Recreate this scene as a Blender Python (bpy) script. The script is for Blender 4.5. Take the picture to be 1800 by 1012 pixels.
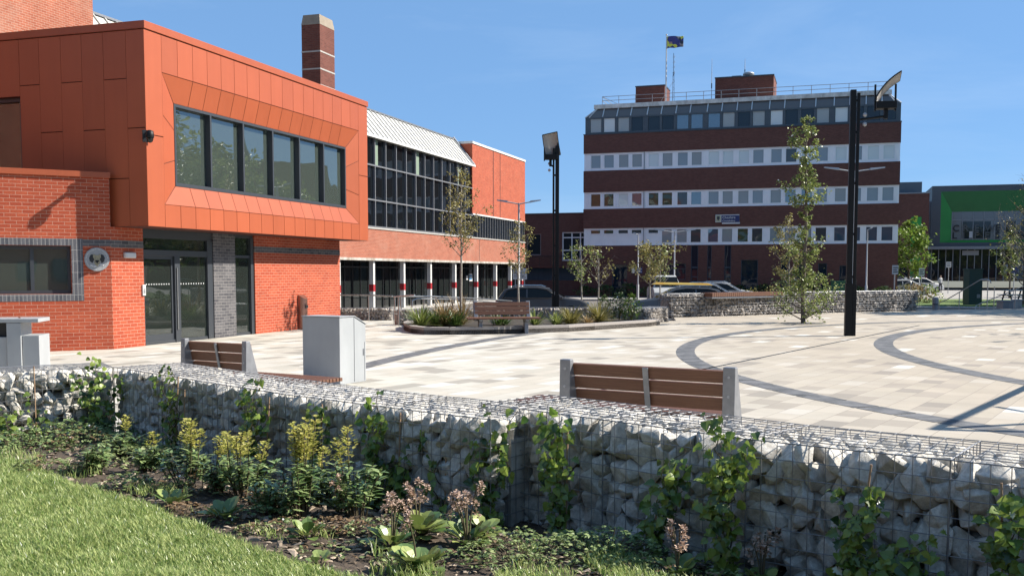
import bpy, bmesh, math, random
from mathutils import Vector, Matrix, noise
R=math.radians
sc=bpy.context.scene
for o in list(bpy.data.objects): bpy.data.objects.remove(o)
# ---------------------------------------------------------------- camera, sky, sun
F,CX,CY,PT,H=1763.,900.,601.6,R(4),1.65
cd=bpy.data.cameras.new('camera'); cam=bpy.data.objects.new('camera',cd); sc.collection.objects.link(cam)
cam.location=(0,0,H); cam.rotation_euler=(R(90)-PT,0,0)
cd.lens=F/1800*36; cd.sensor_width=36; cd.shift_y=(CY-506)/1800; cd.clip_end=2000; cd.clip_start=.05
sc.camera=cam
SAZ,SEL=R(81),R(38)
w=bpy.data.worlds.new('World'); sc.world=w; w.use_nodes=True
nt=w.node_tree; sky=nt.nodes.new('ShaderNodeTexSky'); sky.sky_type='NISHITA'; sky.sun_disc=False
sky.sun_elevation=SEL; sky.sun_rotation=SAZ; sky.air_density=1.0; sky.dust_density=0; sky.ozone_density=8; sky.altitude=1500
mixs=nt.nodes.new('ShaderNodeMix'); mixs.data_type='RGBA'; mixs.inputs['Factor'].default_value=.5; mixs.inputs['B'].default_value=(3.0,5.9,10.4,1)
nt.links.new(sky.outputs[0],mixs.inputs['A'])
tcw=nt.nodes.new('ShaderNodeTexCoord'); mpw=nt.nodes.new('ShaderNodeMapping'); mpw.inputs['Scale'].default_value=(2,2,9); mpw.inputs['Rotation'].default_value=(.25,.1,0)
nw=nt.nodes.new('ShaderNodeTexNoise'); nw.inputs['Scale'].default_value=1.6; nw.inputs['Detail'].default_value=7; nw.inputs['Roughness'].default_value=.6; nw.inputs['Distortion'].default_value=.4
rw=nt.nodes.new('ShaderNodeMapRange'); rw.inputs['From Min'].default_value=.48; rw.inputs['From Max'].default_value=.85; rw.inputs['To Max'].default_value=.22
cw=nt.nodes.new('ShaderNodeMix'); cw.data_type='RGBA'; cw.inputs['B'].default_value=(6.5,8.2,10.5,1)
nt.links.new(tcw.outputs['Generated'],mpw.inputs[0]); nt.links.new(mpw.outputs[0],nw.inputs['Vector']); nt.links.new(nw.outputs['Fac'],rw.inputs[0]); nt.links.new(rw.outputs[0],cw.inputs['Factor'])
nt.links.new(mixs.outputs['Result'],cw.inputs['A']); nt.links.new(cw.outputs['Result'],nt.nodes['Background'].inputs[0]); nt.nodes['Background'].inputs[1].default_value=.05
sd=bpy.data.lights.new('sun','SUN'); sd.energy=5; sd.angle=R(.53); sd.color=(1,.93,.83)
sun=bpy.data.objects.new('sun',sd); sc.collection.objects.link(sun)
SUNV=Vector((math.sin(SAZ)*math.cos(SEL),math.cos(SAZ)*math.cos(SEL),math.sin(SEL)))
sun.rotation_euler=SUNV.to_track_quat('Z','Y').to_euler(); sun.location=(40,10,40)
sc.view_settings.view_transform='Standard'; sc.view_settings.look='None'; sc.view_settings.exposure=1.08; sc.view_settings.gamma=1
# ---------------------------------------------------------------- measuring: pixel of the 1800x1012 photo -> point on a real plane
def ray(x,y):
    a,b,c=(x-CX)/F,1.,-(y-CY)/F; k,s=math.cos(PT),math.sin(PT)
    return Vector((a,b*k+c*s,-b*s+c*k))
def G(x,y,z=0.):
    r=ray(x,y); t=(z-H)/r.z; return Vector((r.x*t,r.y*t,z))
def PL(x,y,o,n):
    r=ray(x,y); c=Vector((0,0,H)); return c+r*((Vector(o)-c).dot(n)/r.dot(n))
def AT(x,y,Y):
    r=ray(x,y); return Vector((0,0,H))+r*(Y/r.y)
a0=R(17.8); D1=Vector((math.sin(a0),math.cos(a0),0)); N=Vector((D1.y,-D1.x,0))
A=G(200,613.5); AD1=R(90)-a0; AD2=-a0          # heading of local x along D1 / along N
# ---------------------------------------------------------------- mesh builder
class MB:
    def __init__(s): s.v=[];s.f=[];s.mi=[];s.m=0;s.sm=[];s.smooth=False
    def face(s,*p):
        i=len(s.v); s.v.extend([tuple(q) for q in p]); s.f.append(tuple(range(i,i+len(p)))); s.mi.append(s.m); s.sm.append(s.smooth)
    def raw(s,vs,fs,smooth=None):
        i=len(s.v); s.v.extend([tuple(q) for q in vs])
        for f in fs: s.f.append(tuple(i+k for k in f)); s.mi.append(s.m); s.sm.append(s.smooth if smooth is None else smooth)
    def box(s,x0,x1,y0,y1,z0,z1,M=None):
        c=[Vector((x,y,z)) for z in(z0,z1) for y in(y0,y1) for x in(x0,x1)]
        if M: c=[M@q for q in c]
        s.raw(c,[(0,2,3,1),(4,5,7,6),(0,1,5,4),(1,3,7,5),(3,2,6,7),(2,0,4,6)])
        return s
    def prism(s,pts,a,b,axis='z'):
        def P(p,h):
            return (p[0],p[1],h) if axis=='z' else ((p[0],h,p[1]) if axis=='y' else (h,p[0],p[1]))
        n=len(pts); vs=[P(p,a) for p in pts]+[P(p,b) for p in pts]
        fs=[tuple(range(n))[::-1],tuple(range(n,2*n))]+[(i,(i+1)%n,n+(i+1)%n,n+i) for i in range(n)]
        if axis=='y': fs=[f[::-1] for f in fs]
        s.raw(vs,fs); return s
    def tube(s,pts,r,n=8,cap=True,smooth=True):
        pts=[Vector(p) for p in pts]; k=len(pts)
        if not hasattr(r,'__len__'): r=[r]*k
        vs=[];prev=None
        for i,p in enumerate(pts):
            d=(pts[min(i+1,k-1)]-pts[max(i-1,0)]).normalized()
            if prev is None:
                u=d.cross(Vector((0,0,1)));
                if u.length<.05: u=d.cross(Vector((0,1,0)))
            else:
                u=prev-d*prev.dot(d)
            u.normalize(); prev=u; q=d.cross(u)
            for j in range(n):
                t=2*math.pi*j/n+(math.pi/4 if n==4 else 0); vs.append(p+(u*math.cos(t)+q*math.sin(t))*r[i])
        fs=[(i*n+j,i*n+(j+1)%n,(i+1)*n+(j+1)%n,(i+1)*n+j) for i in range(k-1) for j in range(n)]
        s.raw(vs,fs,smooth)
        if cap: s.raw(vs,[tuple(range(n))[::-1],tuple(range((k-1)*n,k*n))],False)
        return s
    def lathe(s,prof,c=(0,0,0),n=24,smooth=True):
        vs=[];c=Vector(c)
        for (r,z) in prof:
            for j in range(n):
                t=2*math.pi*j/n; vs.append(c+Vector((r*math.cos(t),r*math.sin(t),z)))
        k=len(prof)
        s.raw(vs,[(i*n+j,i*n+(j+1)%n,(i+1)*n+(j+1)%n,(i+1)*n+j) for i in range(k-1) for j in range(n)],smooth)
        s.raw(vs,[tuple(range(n))[::-1],tuple(range((k-1)*n,k*n))],False); return s
    def xf(s,M): s.v=[tuple(M@Vector(p)) for p in s.v]; return s
def uvmap(me):
    uv=me.uv_layers.new(name='UV'); vs=me.vertices; dat=[0.]*(2*len(me.loops)); Z=Vector((0,0,1))
    for p in me.polygons:
        n=p.normal
        if abs(n.z)>.75: t,b=Vector((1,0,0)),Vector((0,1,0))
        else: t=Z.cross(n).normalized(); b=Z
        for li in p.loop_indices:
            c=vs[me.loops[li].vertex_index].co; dat[2*li]=c.dot(t); dat[2*li+1]=c.dot(b)
    uv.data.foreach_set('uv',dat)
def mesh(name,mb,mats,uvs=True):
    me=bpy.data.meshes.new(name); me.from_pydata(mb.v,[],mb.f)
    if not isinstance(mats,(list,tuple)): mats=[mats]
    for m in mats: me.materials.append(m)
    me.polygons.foreach_set('material_index',mb.mi); me.polygons.foreach_set('use_smooth',mb.sm)
    me.update()
    if uvs: uvmap(me)
    return me
def obj(name,mb,mats,parent=None,bevel=0,kind=None,uvs=True):
    me=mb if isinstance(mb,bpy.types.Mesh) else mesh(name,mb,mats,uvs)
    o=bpy.data.objects.new(name,me); sc.collection.objects.link(o)
    if parent: o.parent=parent
    if bevel:
        # weld so the bevel sees closed solids
        bm=bmesh.new(); bm.from_mesh(me); bmesh.ops.remove_doubles(bm,verts=bm.verts,dist=1e-5); bm.to_mesh(me); bm.free()
        m=o.modifiers.new('b','BEVEL'); m.width=bevel; m.segments=2; m.limit_method='ANGLE'
    if kind: o['kind']=kind
    return o
def thing(name,label,cat,loc=(0,0,0),rz=0,group=None):
    o=bpy.data.objects.new(name,None); sc.collection.objects.link(o); o.empty_display_size=.2
    o.location=loc; o.rotation_euler=(0,0,rz); o['label']=label; o['category']=cat
    if group: o['group']=group
    return o
def tag(o,label,cat,group=None):
    o['label']=label; o['category']=cat
    if group: o['group']=group
    return o
def struct(name,mb,mats,**k): o=obj(name,mb,mats,**k); o['kind']='structure'; return o
def copytree(o,parent=None):
    c=o.copy(); sc.collection.objects.link(c)
    if parent: c.parent=parent
    for ch in list(o.children): copytree(ch,c)
    return c
def text_mesh(txt,size,ext=.01,bold=0,align='LEFT'):
    cu=bpy.data.curves.new('t','FONT'); cu.body=txt; cu.size=size; cu.extrude=ext; cu.offset=bold; cu.align_x=align; cu.resolution_u=2
    o=bpy.data.objects.new('t',cu); sc.collection.objects.link(o); bpy.context.view_layer.update()
    me=bpy.data.meshes.new_from_object(o.evaluated_get(bpy.context.evaluated_depsgraph_get()))
    bpy.data.objects.remove(o); me.name='lettering'; return me
# ---------------------------------------------------------------- materials
def lin(c): return tuple(((x/255)/12.92 if x/255<=.04045 else ((x/255+.055)/1.055)**2.4) for x in c)+(1,)
ALB=.70   # real-world reflectances: everything listed below is scaled to its albedo
def col(c): return (c[0]*ALB,c[1]*ALB,c[2]*ALB,1)
def newmat(name):
    m=bpy.data.materials.new(name); m.use_nodes=True; t=m.node_tree; return m,t,t.nodes['Principled BSDF']
def nd(t,typ,**k):
    n=t.nodes.new(typ)
    for a,b in k.items():
        if a.startswith('i_'):
            key=a[2:]; key=int(key) if key.isdigit() else key.replace('_',' '); n.inputs[key].default_value=b
        else: setattr(n,a,b)
    return n
def pm(name,c1,c2=None,scale=3,rough=.7,bump=0,bscale=40,metal=0,spec=.5,detail=4,stretch=None,coat=0,uv=False,contrast=(.3,.7)):
    m,t,b=newmat(name); b.inputs['Roughness'].default_value=rough; b.inputs['Metallic'].default_value=metal; b.inputs['Specular IOR Level'].default_value=spec
    b.inputs['Coat Weight'].default_value=coat
    tc=nd(t,'ShaderNodeTexCoord'); src=tc.outputs['UV' if uv else 'Object']
    if stretch:
        mp=nd(t,'ShaderNodeMapping'); mp.inputs['Scale'].default_value=stretch; t.links.new(src,mp.inputs[0]); src=mp.outputs[0]
    if c2:
        n=nd(t,'ShaderNodeTexNoise',i_Scale=scale,i_Detail=detail,i_Roughness=.6); t.links.new(src,n.inputs['Vector'])
        r=nd(t,'ShaderNodeValToRGB'); r.color_ramp.elements[0].position=contrast[0]; r.color_ramp.elements[1].position=contrast[1]
        r.color_ramp.elements[0].color=col(c1); r.color_ramp.elements[1].color=col(c2)
        t.links.new(n.outputs['Fac'],r.inputs[0]); t.links.new(r.outputs[0],b.inputs['Base Color'])
    else: b.inputs['Base Color'].default_value=col(c1)
    if bump:
        n2=nd(t,'ShaderNodeTexNoise',i_Scale=bscale,i_Detail=5); t.links.new(src,n2.inputs['Vector'])
        bp=nd(t,'ShaderNodeBump',i_Strength=bump,i_Distance=.02); t.links.new(n2.outputs['Fac'],bp.inputs['Height']); t.links.new(bp.outputs[0],b.inputs['Normal'])
    return m
def brick(name,c1,c2,mortar,bw=.225,rh=.075,mo=.005,bump=.5,var=.25,soldier=False,blotch=None):
    m,t,b=newmat(name); b.inputs['Roughness'].default_value=.85; b.inputs['Specular IOR Level'].default_value=.25
    tc=nd(t,'ShaderNodeTexCoord'); src=tc.outputs['UV']
    br=nd(t,'ShaderNodeTexBrick',i_Scale=1.0,i_Color1=col(c1),i_Color2=col(c2),i_Mortar=col(mortar)); br.inputs['Mortar Size'].default_value=mo
    br.inputs['Mortar Smooth'].default_value=.3; br.inputs['Brick Width'].default_value=bw; br.inputs['Row Height'].default_value=rh
    if soldier: br.offset=0
    t.links.new(src,br.inputs['Vector'])
    n=nd(t,'ShaderNodeTexNoise',i_Scale=1.3,i_Detail=6,i_Roughness=.65); t.links.new(src,n.inputs['Vector'])
    n3=nd(t,'ShaderNodeTexNoise',i_Scale=30,i_Detail=3); t.links.new(src,n3.inputs['Vector'])
    ad=nd(t,'ShaderNodeMath',operation='ADD'); t.links.new(n.outputs['Fac'],ad.inputs[0]); t.links.new(n3.outputs['Fac'],ad.inputs[1])
    mr=nd(t,'ShaderNodeMapRange'); mr.inputs['From Min'].default_value=.6; mr.inputs['From Max'].default_value=1.4; mr.inputs['To Min'].default_value=1-var; mr.inputs['To Max'].default_value=1+var
    t.links.new(ad.outputs[0],mr.inputs[0])
    mx=nd(t,'ShaderNodeVectorMath',operation='SCALE'); t.links.new(br.outputs['Color'],mx.inputs[0]); t.links.new(mr.outputs[0],mx.inputs['Scale'])
    out=mx.outputs[0]
    if blotch:
        nb=nd(t,'ShaderNodeTexNoise',i_Scale=.5,i_Detail=5,i_Roughness=.7); t.links.new(src,nb.inputs['Vector'])
        rb=nd(t,'ShaderNodeMapRange'); rb.inputs['From Min'].default_value=.52; rb.inputs['From Max'].default_value=.75; rb.inputs['To Max'].default_value=.45; t.links.new(nb.outputs['Fac'],rb.inputs[0])
        mm=nd(t,'ShaderNodeMix',data_type='RGBA'); mm.inputs['B'].default_value=col(blotch); t.links.new(rb.outputs[0],mm.inputs['Factor']); t.links.new(out,mm.inputs['A']); out=mm.outputs['Result']
    t.links.new(out,b.inputs['Base Color'])
    bp=nd(t,'ShaderNodeBump',i_Strength=bump,i_Distance=.006,invert=True); t.links.new(br.outputs['Fac'],bp.inputs['Height'])
    b2=nd(t,'ShaderNodeBump',i_Strength=.3,i_Distance=.004); t.links.new(n3.outputs['Fac'],b2.inputs['Height']); t.links.new(bp.outputs[0],b2.inputs['Normal']); t.links.new(b2.outputs[0],b.inputs['Normal'])
    return m
def glassm(name,painted_haze=(.36,.46,.40),ior=1.9,trans=.3,rough=.01,wob=.02,hz=.0):
    """window pane: tinted see-through sheet with a mirror coat"""
    m,t,b=newmat(name); t.nodes.remove(b); out=t.nodes['Material Output']
    tr=nd(t,'ShaderNodeBsdfTransparent',i_Color=(trans*.9,trans,trans*.95,1)); gl=nd(t,'ShaderNodeBsdfGlossy',i_Roughness=rough,i_Color=(.9,.95,.97,1))
    fr=nd(t,'ShaderNodeFresnel',i_IOR=ior); mx=nd(t,'ShaderNodeMixShader')
    tc=nd(t,'ShaderNodeTexCoord'); n=nd(t,'ShaderNodeTexNoise',i_Scale=.8,i_Detail=1); bp=nd(t,'ShaderNodeBump',i_Strength=wob,i_Distance=.2)
    t.links.new(tc.outputs['Object'],n.inputs['Vector']); t.links.new(n.outputs['Fac'],bp.inputs['Height']); t.links.new(bp.outputs[0],gl.inputs['Normal'])
    t.links.new(fr.outputs[0],mx.inputs[0]); t.links.new(tr.outputs[0],mx.inputs[1]); t.links.new(gl.outputs[0],mx.inputs[2])
    if hz:  # diffuse veil paints in the pale haze of reflections and lit interior
        df=nd(t,'ShaderNodeBsdfDiffuse',i_Color=col(painted_haze)); m2=nd(t,'ShaderNodeMixShader'); m2.inputs[0].default_value=hz; t.links.new(mx.outputs[0],m2.inputs[1]); t.links.new(df.outputs[0],m2.inputs[2]); mx=m2
    t.links.new(mx.outputs[0],out.inputs[0])
    return m
def panem(name,c,ior=1.8,rough=.02,stripe=None,wob=.03):
    """opaque looking pane (blind or dark room right behind the glass) with reflections"""
    m,t,b=newmat(name); b.inputs['Base Color'].default_value=col(c); b.inputs['Roughness'].default_value=.6; b.inputs['Specular IOR Level'].default_value=0
    b.inputs['Coat Weight'].default_value=1; b.inputs['Coat IOR'].default_value=ior; b.inputs['Coat Roughness'].default_value=rough
    tc=nd(t,'ShaderNodeTexCoord'); n=nd(t,'ShaderNodeTexNoise',i_Scale=.7,i_Detail=1); bp=nd(t,'ShaderNodeBump',i_Strength=wob,i_Distance=.3)
    t.links.new(tc.outputs['Object'],n.inputs['Vector']); t.links.new(n.outputs['Fac'],bp.inputs['Height']); t.links.new(bp.outputs[0],b.inputs['Coat Normal'])
    if stripe:
        wv=nd(t,'ShaderNodeTexWave',i_Scale=stripe,wave_type='BANDS',bands_direction='X'); t.links.new(tc.outputs['UV'],wv.inputs['Vector'])
        r=nd(t,'ShaderNodeValToRGB'); r.color_ramp.elements[0].color=col(tuple(x*.55 for x in c[:3])); r.color_ramp.elements[1].color=col(c); t.links.new(wv.outputs['Fac'],r.inputs[0]); t.links.new(r.outputs[0],b.inputs['Base Color'])
    return m
def leafm(name,cols,rough=.45,tr=.25,spec=.4):
    m,t,b=newmat(name); b.inputs['Roughness'].default_value=rough; b.inputs['Specular IOR Level'].default_value=spec
    g=nd(t,'ShaderNodeNewGeometry'); r=nd(t,'ShaderNodeValToRGB'); el=r.color_ramp.elements
    for i,c in enumerate(cols):
        p=i/(len(cols)-1)
        if i==0: e=el[0]
        elif i==len(cols)-1: e=el[1]; 
        else: e=el.new(p)
        e.position=p; e.color=col(c)
    t.links.new(g.outputs['Random Per Island'],r.inputs[0]); t.links.new(r.outputs[0],b.inputs['Base Color'])
    ts=nd(t,'ShaderNodeBsdfTranslucent'); mx=nd(t,'ShaderNodeMixShader'); mx.inputs[0].default_value=tr
    t.links.new(r.outputs[0],ts.inputs[0]); t.links.new(b.outputs[0],mx.inputs[1]); t.links.new(ts.outputs[0],mx.inputs[2]); t.links.new(mx.outputs[0],t.nodes['Material Output'].inputs[0])
    return m
M={}
M['brick']=brick('red brick',(.40,.07,.032),(.50,.105,.048),(.58,.30,.21),mo=.006,var=.22)
M['brick_old']=brick('weathered brick',(.36,.10,.055),(.44,.14,.08),(.52,.36,.28),mo=.006,blotch=(.5,.33,.25))
M['brick_tower']=brick('tower brick',(.16,.052,.038),(.21,.072,.052),(.17,.12,.10),var=.2)
M['brick_office']=brick('dark red brick',(.145,.058,.046),(.19,.078,.062),(.16,.12,.10),var=.15,mo=.006)
M['brick_black']=brick('blue black brick',(.075,.075,.085),(.15,.145,.15),(.32,.30,.28))
M['brick_soldier']=brick('blue black soldier brick',(.09,.095,.11),(.15,.15,.165),(.34,.33,.32),bw=.075,rh=.235,soldier=True,mo=.007)
M['cladding']=pm('orange metal cladding',(.44,.105,.042),(.47,.115,.047),scale=1.2,rough=.42,metal=.0,spec=.4)
def clad():
    m=pm('orange metal cladding',(.44,.105,.042),(.47,.115,.047),scale=1.2,rough=.40,spec=.4,bump=.05,bscale=3); t=m.node_tree; b=t.nodes['Principled BSDF']
    g_=nd(t,'ShaderNodeNewGeometry'); mr=nd(t,'ShaderNodeMapRange'); mr.inputs['To Min'].default_value=.93; mr.inputs['To Max'].default_value=1.06; t.links.new(g_.outputs['Random Per Island'],mr.inputs[0])
    src=b.inputs['Base Color'].links[0].from_socket; tc=nd(t,'ShaderNodeTexCoord'); mp=nd(t,'ShaderNodeMapping'); mp.inputs['Scale'].default_value=(9,9,.5); n=nd(t,'ShaderNodeTexNoise',i_Scale=1,i_Detail=4); t.links.new(tc.outputs['Object'],mp.inputs[0]); t.links.new(mp.outputs[0],n.inputs['Vector'])
    m2=nd(t,'ShaderNodeMapRange'); m2.inputs['To Min'].default_value=.93; m2.inputs['To Max'].default_value=1.07; t.links.new(n.outputs['Fac'],m2.inputs[0]); mu=nd(t,'ShaderNodeMath',operation='MULTIPLY'); t.links.new(mr.outputs[0],mu.inputs[0]); t.links.new(m2.outputs[0],mu.inputs[1])
    s_=nd(t,'ShaderNodeVectorMath',operation='SCALE'); t.links.new(src,s_.inputs[0]); t.links.new(mu.outputs[0],s_.inputs['Scale']); t.links.new(s_.outputs[0],b.inputs['Base Color']); return m
M['cladding']=clad()
M['seam']=pm('dark panel joint',(.10,.02,.01),rough=.8)
M['frame']=pm('dark grey window frame',(.045,.052,.062),rough=.4)
M['frame2']=pm('near black steel',(.012,.014,.018),rough=.5)
M['white']=pm('white painted metal',(.78,.78,.76),(.72,.72,.70),scale=2,rough=.5)
M['upvc']=pm('white window frame',(1.1,1.12,1.14),(1.0,1.02,1.05),scale=1,rough=.45)
M['roofwhite']=pm('off white roof sheet',(.74,.73,.68),(.66,.65,.60),scale=.8,rough=.5)
M['glass']=glassm('tinted glass',ior=2.7,trans=.62,hz=.13)
M['glass2']=glassm('door glass',ior=1.9,trans=.45,hz=.05)
M['dark']=pm('dark interior',(.02,.025,.025),rough=.9)
M['inner']=pm('interior wall',(.40,.50,.42),rough=.9)
M['concrete']=pm('concrete',(.42,.40,.37),(.55,.53,.49),scale=5,rough=.85,bump=.3)
M['concrete_st']=pm('stained concrete edge',(.30,.24,.18),(.66,.63,.58),scale=2.5,rough=.85,stretch=(1,1,.4))
M['red']=pm('red paint',(.42,.02,.03),rough=.5)
M['steel']=pm('brushed stainless steel',(.62,.62,.60),(.5,.5,.48),scale=8,rough=.32,metal=.85)
M['galv']=pm('galvanised wire',(.30,.31,.33),(.42,.42,.43),scale=30,rough=.45,metal=.6)
M['black']=pm('black lamp post paint',(.008,.009,.010),rough=.5,spec=.25)
M['panel']=pm('reflector panel',(.50,.47,.43),(.44,.41,.38),scale=6,rough=.5)
M['greypaint']=pm('light grey powder coat',(.40,.42,.43),(.50,.52,.53),scale=2.2,rough=.42,bump=.08,bscale=200,detail=8,stretch=(1,1,.5))
M['wood']=pm('brown hardwood slat',(.155,.062,.030),(.235,.105,.055),scale=3,rough=.55,stretch=(1.5,30,30),bump=.2,bscale=8)
M['bmetal']=pm('bench grey metal',(.36,.37,.39),(.27,.28,.30),scale=12,rough=.42,metal=.45)
M['kerb']=pm('grey granite kerb',(.34,.30,.27),(.50,.46,.42),scale=60,rough=.8,bump=.2,bscale=90)
M['lampgrey']=pm('galvanised lamp column',(.55,.56,.57),(.47,.48,.5),scale=4,rough=.5,metal=.3)
M['rubber']=pm('black rubber',(.01,.01,.01),rough=.8)
M['chrome']=pm('polished metal',(.7,.7,.7),rough=.15,metal=1)
M['cable']=pm('black cable',(.01,.01,.01),rough=.6)
M['signwhite']=pm('white sign board',(.7,.7,.7),rough=.5)
M['signblue']=pm('dark blue sign face',(.02,.035,.15),rough=.5)
M['bark']=pm('grey brown bark',(.12,.095,.07),(.22,.185,.15),scale=20,rough=.9,bump=.6,bscale=60)
M['birch']=pm('pale bark',(.28,.25,.20),(.45,.41,.35),scale=20,rough=.9,bump=.5,bscale=60)
M['leaf_tree']=leafm('fresh tree leaf',[(.10,.16,.035),(.24,.33,.07),(.44,.50,.15)],tr=.35,rough=.35)
M['leaf_yellow']=leafm('young yellow green leaf',[(.17,.16,.035),(.34,.31,.08),(.48,.42,.15)],tr=.35)
M['leaf_dark']=leafm('deep green leaf',[(.03,.07,.018),(.07,.14,.03),(.14,.22,.05)],tr=.25)
M['leaf_lime']=leafm('bright lime leaf',[(.10,.20,.02),(.20,.32,.04),(.30,.42,.07)],tr=.4)
# ================================================================ GROUND
def grid_poly(poly,z,step=None):
    m=MB(); m.face(*[(p[0],p[1],z) for p in poly]); return m
struct('ground',grid_poly([(-400,-60),(600,-60),(600,900),(-400,900)],-.62),pm('distant ground',(.10,.11,.07),(.16,.15,.11),scale=.05,rough=.95))
asph=pm('asphalt',(.16,.145,.13),(.215,.20,.18),scale=1.2,rough=.9,bump=.3,bscale=120,detail=8)
struct('road',grid_poly([(-40,33),(140,33),(140,140),(-40,140)],-.5),asph)
def frame_poly(O,h,pts):   # local (x,y) in a frame at O with heading h
    c,s=math.cos(h),math.sin(h); return [(O.x+p[0]*c-p[1]*s,O.y+p[0]*s+p[1]*c) for p in pts]
pav=pm('grey paving flags',(.36,.34,.31),(.44,.42,.385),scale=.8,rough=.9)
OO=Vector((6.6,90,0))   # office block frame: x along N (w), y along D1 (depth)
for nm,pts,z in (('pavement',[(-30,-14),(24,-14),(24,-8.5),(-30,-8.5)],-.38),('footpath',[(24,-24),(90,-24),(90,-22),(24,-22)],-.40),('footpath',[(26,-6),(95,-6),(95,34),(26,34)],-.37)):
    m=MB(); m.prism(frame_poly(OO,AD2,pts),-.6,z); struct(nm,m,pav)
m=MB(); m.prism(frame_poly(OO,AD2,[(26,-22),(75,-22),(75,-6),(26,-6)]),-.6,-.36); struct('verge',m,pm('mown grass',(.10,.17,.03),(.17,.24,.05),scale=.6,rough=.95,bump=.5,bscale=30))
ZL,ZR,ZB=.85,.88,.22
C0=G(200,645,ZL); lp_=[C0,G(423,681,ZL),G(529,697,ZL),G(862,737,ZL)]
R0=G(1060,737,ZR); R1=G(1312,771,ZR); R2=G(1671,808,ZR); rd=(R0-R1).normalized(); Rm=R0+rd*.93; rd2=(R2-R1).normalized()
RP=[Rm,R0,R1,R2,R2+rd2*.92,R2+rd2*1.84,R2+rd2*2.76]; ld=Vector((.85,.527,0)).normalized()
WL=[C0-ld*24]+lp_[:-1]+[R0,R1,R2,R2+rd2*34]
WALLC=[(p.x+.2,p.y+.22) for p in WL]
# plaza -----------------------------------------------------------
def plaza_mat():
    m,t,b=newmat('granite plaza paving'); b.inputs['Roughness'].default_value=.75; b.inputs['Specular IOR Level'].default_value=.3
    tc=nd(t,'ShaderNodeTexCoord'); mp=nd(t,'ShaderNodeMapping'); mp.inputs['Rotation'].default_value=(0,0,-R(34.3)+R(0)); t.links.new(tc.outputs['Object'],mp.inputs[0])
    # rows run at 55.7 degrees from x
    mp.inputs['Rotation'].default_value=(0,0,-R(55.7)+R(90)*0)
    br=nd(t,'ShaderNodeTexBrick',i_Scale=1.0,i_Color1=(0,0,0,1),i_Color2=(1,1,1,1),i_Mortar=(.5,.5,.5,1)); br.offset=.37; br.offset_frequency=3; br.squash=.75; br.squash_frequency=2
    br.inputs['Mortar Size'].default_value=.004; br.inputs['Brick Width'].default_value=.62; br.inputs['Row Height'].default_value=.31; br.inputs['Bias'].default_value=0
    t.links.new(mp.outputs[0],br.inputs['Vector'])
    # per-slab tone
    r=nd(t,'ShaderNodeValToRGB'); r.color_ramp.interpolation='CONSTANT'; e=r.color_ramp.elements
    tones=[(0,(.37,.325,.27)),(.035,(.46,.40,.325)),(.15,(.50,.435,.345)),(.42,(.53,.46,.365)),(.66,(.515,.45,.355)),(.90,(.57,.51,.42)),(.965,(.72,.69,.61))]
    e[0].position=0; e[0].color=col(tones[0][1]); e[1].position=tones[1][0]; e[1].color=col(tones[1][1])
    for p,c in tones[2:]: q=e.new(p); q.color=col(c)
    t.links.new(br.outputs['Color'],r.inputs[0])
    # warm granite towards +x as laid (pinkish zone by the rings), paler setts towards the hall
    gr=nd(t,'ShaderNodeTexNoise',i_Scale=260,i_Detail=2); t.links.new(tc.outputs['Object'],gr.inputs['Vector'])
    gl=nd(t,'ShaderNodeTexNoise',i_Scale=.9,i_Detail=5,i_Roughness=.65); t.links.new(tc.outputs['Object'],gl.inputs['Vector'])
    ad=nd(t,'ShaderNodeMath',operation='MULTIPLY_ADD'); ad.inputs[1].default_value=.45; t.links.new(gr.outputs['Fac'],ad.inputs[0]); t.links.new(gl.outputs['Fac'],ad.inputs[2])
    mr=nd(t,'ShaderNodeMapRange'); mr.inputs['From Min'].default_value=.45; mr.inputs['From Max'].default_value=1.0; mr.inputs['To Min'].default_value=.86; mr.inputs['To Max'].default_value=1.12; t.links.new(ad.outputs[0],mr.inputs[0])
    sx=nd(t,'ShaderNodeSeparateXYZ'); t.links.new(tc.outputs['Object'],sx.inputs[0]); zx=nd(t,'ShaderNodeMapRange'); zx.inputs['From Min'].default_value=6.5; zx.inputs['From Max'].default_value=-1.0; zx.inputs['To Max'].default_value=.75; t.links.new(sx.outputs[0],zx.inputs[0])
    zn=nd(t,'ShaderNodeMath',operation='MULTIPLY'); t.links.new(zx.outputs[0],zn.inputs[0]); zn.inputs[1].default_value=1
    # paler slabs are laid on the hall side
    pale=nd(t,'ShaderNodeMix',data_type='RGBA',blend_type='MIX'); r2=nd(t,'ShaderNodeValToRGB'); r2.color_ramp.interpolation='CONSTANT'; e2=r2.color_ramp.elements; e2[0].color=col((.40,.385,.335)); e2[1].position=.17; e2[1].color=col((.60,.58,.50))
    for p,c in ((.3,(.70,.68,.60)),(.62,(.66,.62,.53)),(.85,(.78,.77,.71))): q=e2.new(p); q.color=col(c)
    t.links.new(br.outputs['Color'],r2.inputs[0]); t.links.new(zn.outputs[0],pale.inputs['Factor']); t.links.new(r.outputs[0],pale.inputs['A']); t.links.new(r2.outputs[0],pale.inputs['B'])
    sc_=nd(t,'ShaderNodeVectorMath',operation='SCALE'); t.links.new(pale.outputs['Result'],sc_.inputs[0]); t.links.new(mr.outputs[0],sc_.inputs['Scale'])
    mm=nd(t,'ShaderNodeMix',data_type='RGBA'); mm.inputs['B'].default_value=(.22,.19,.16,1); t.links.new(br.outputs['Fac'],mm.inputs['Factor']); t.links.new(sc_.outputs[0],mm.inputs['A']); t.links.new(mm.outputs['Result'],b.inputs['Base Color'])
    bp=nd(t,'ShaderNodeBump',i_Strength=.25,i_Distance=.004); t.links.new(gr.outputs['Fac'],bp.inputs['Height']); t.links.new(bp.outputs[0],b.inputs['Normal'])
    return m
PLZ=plaza_mat()
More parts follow.
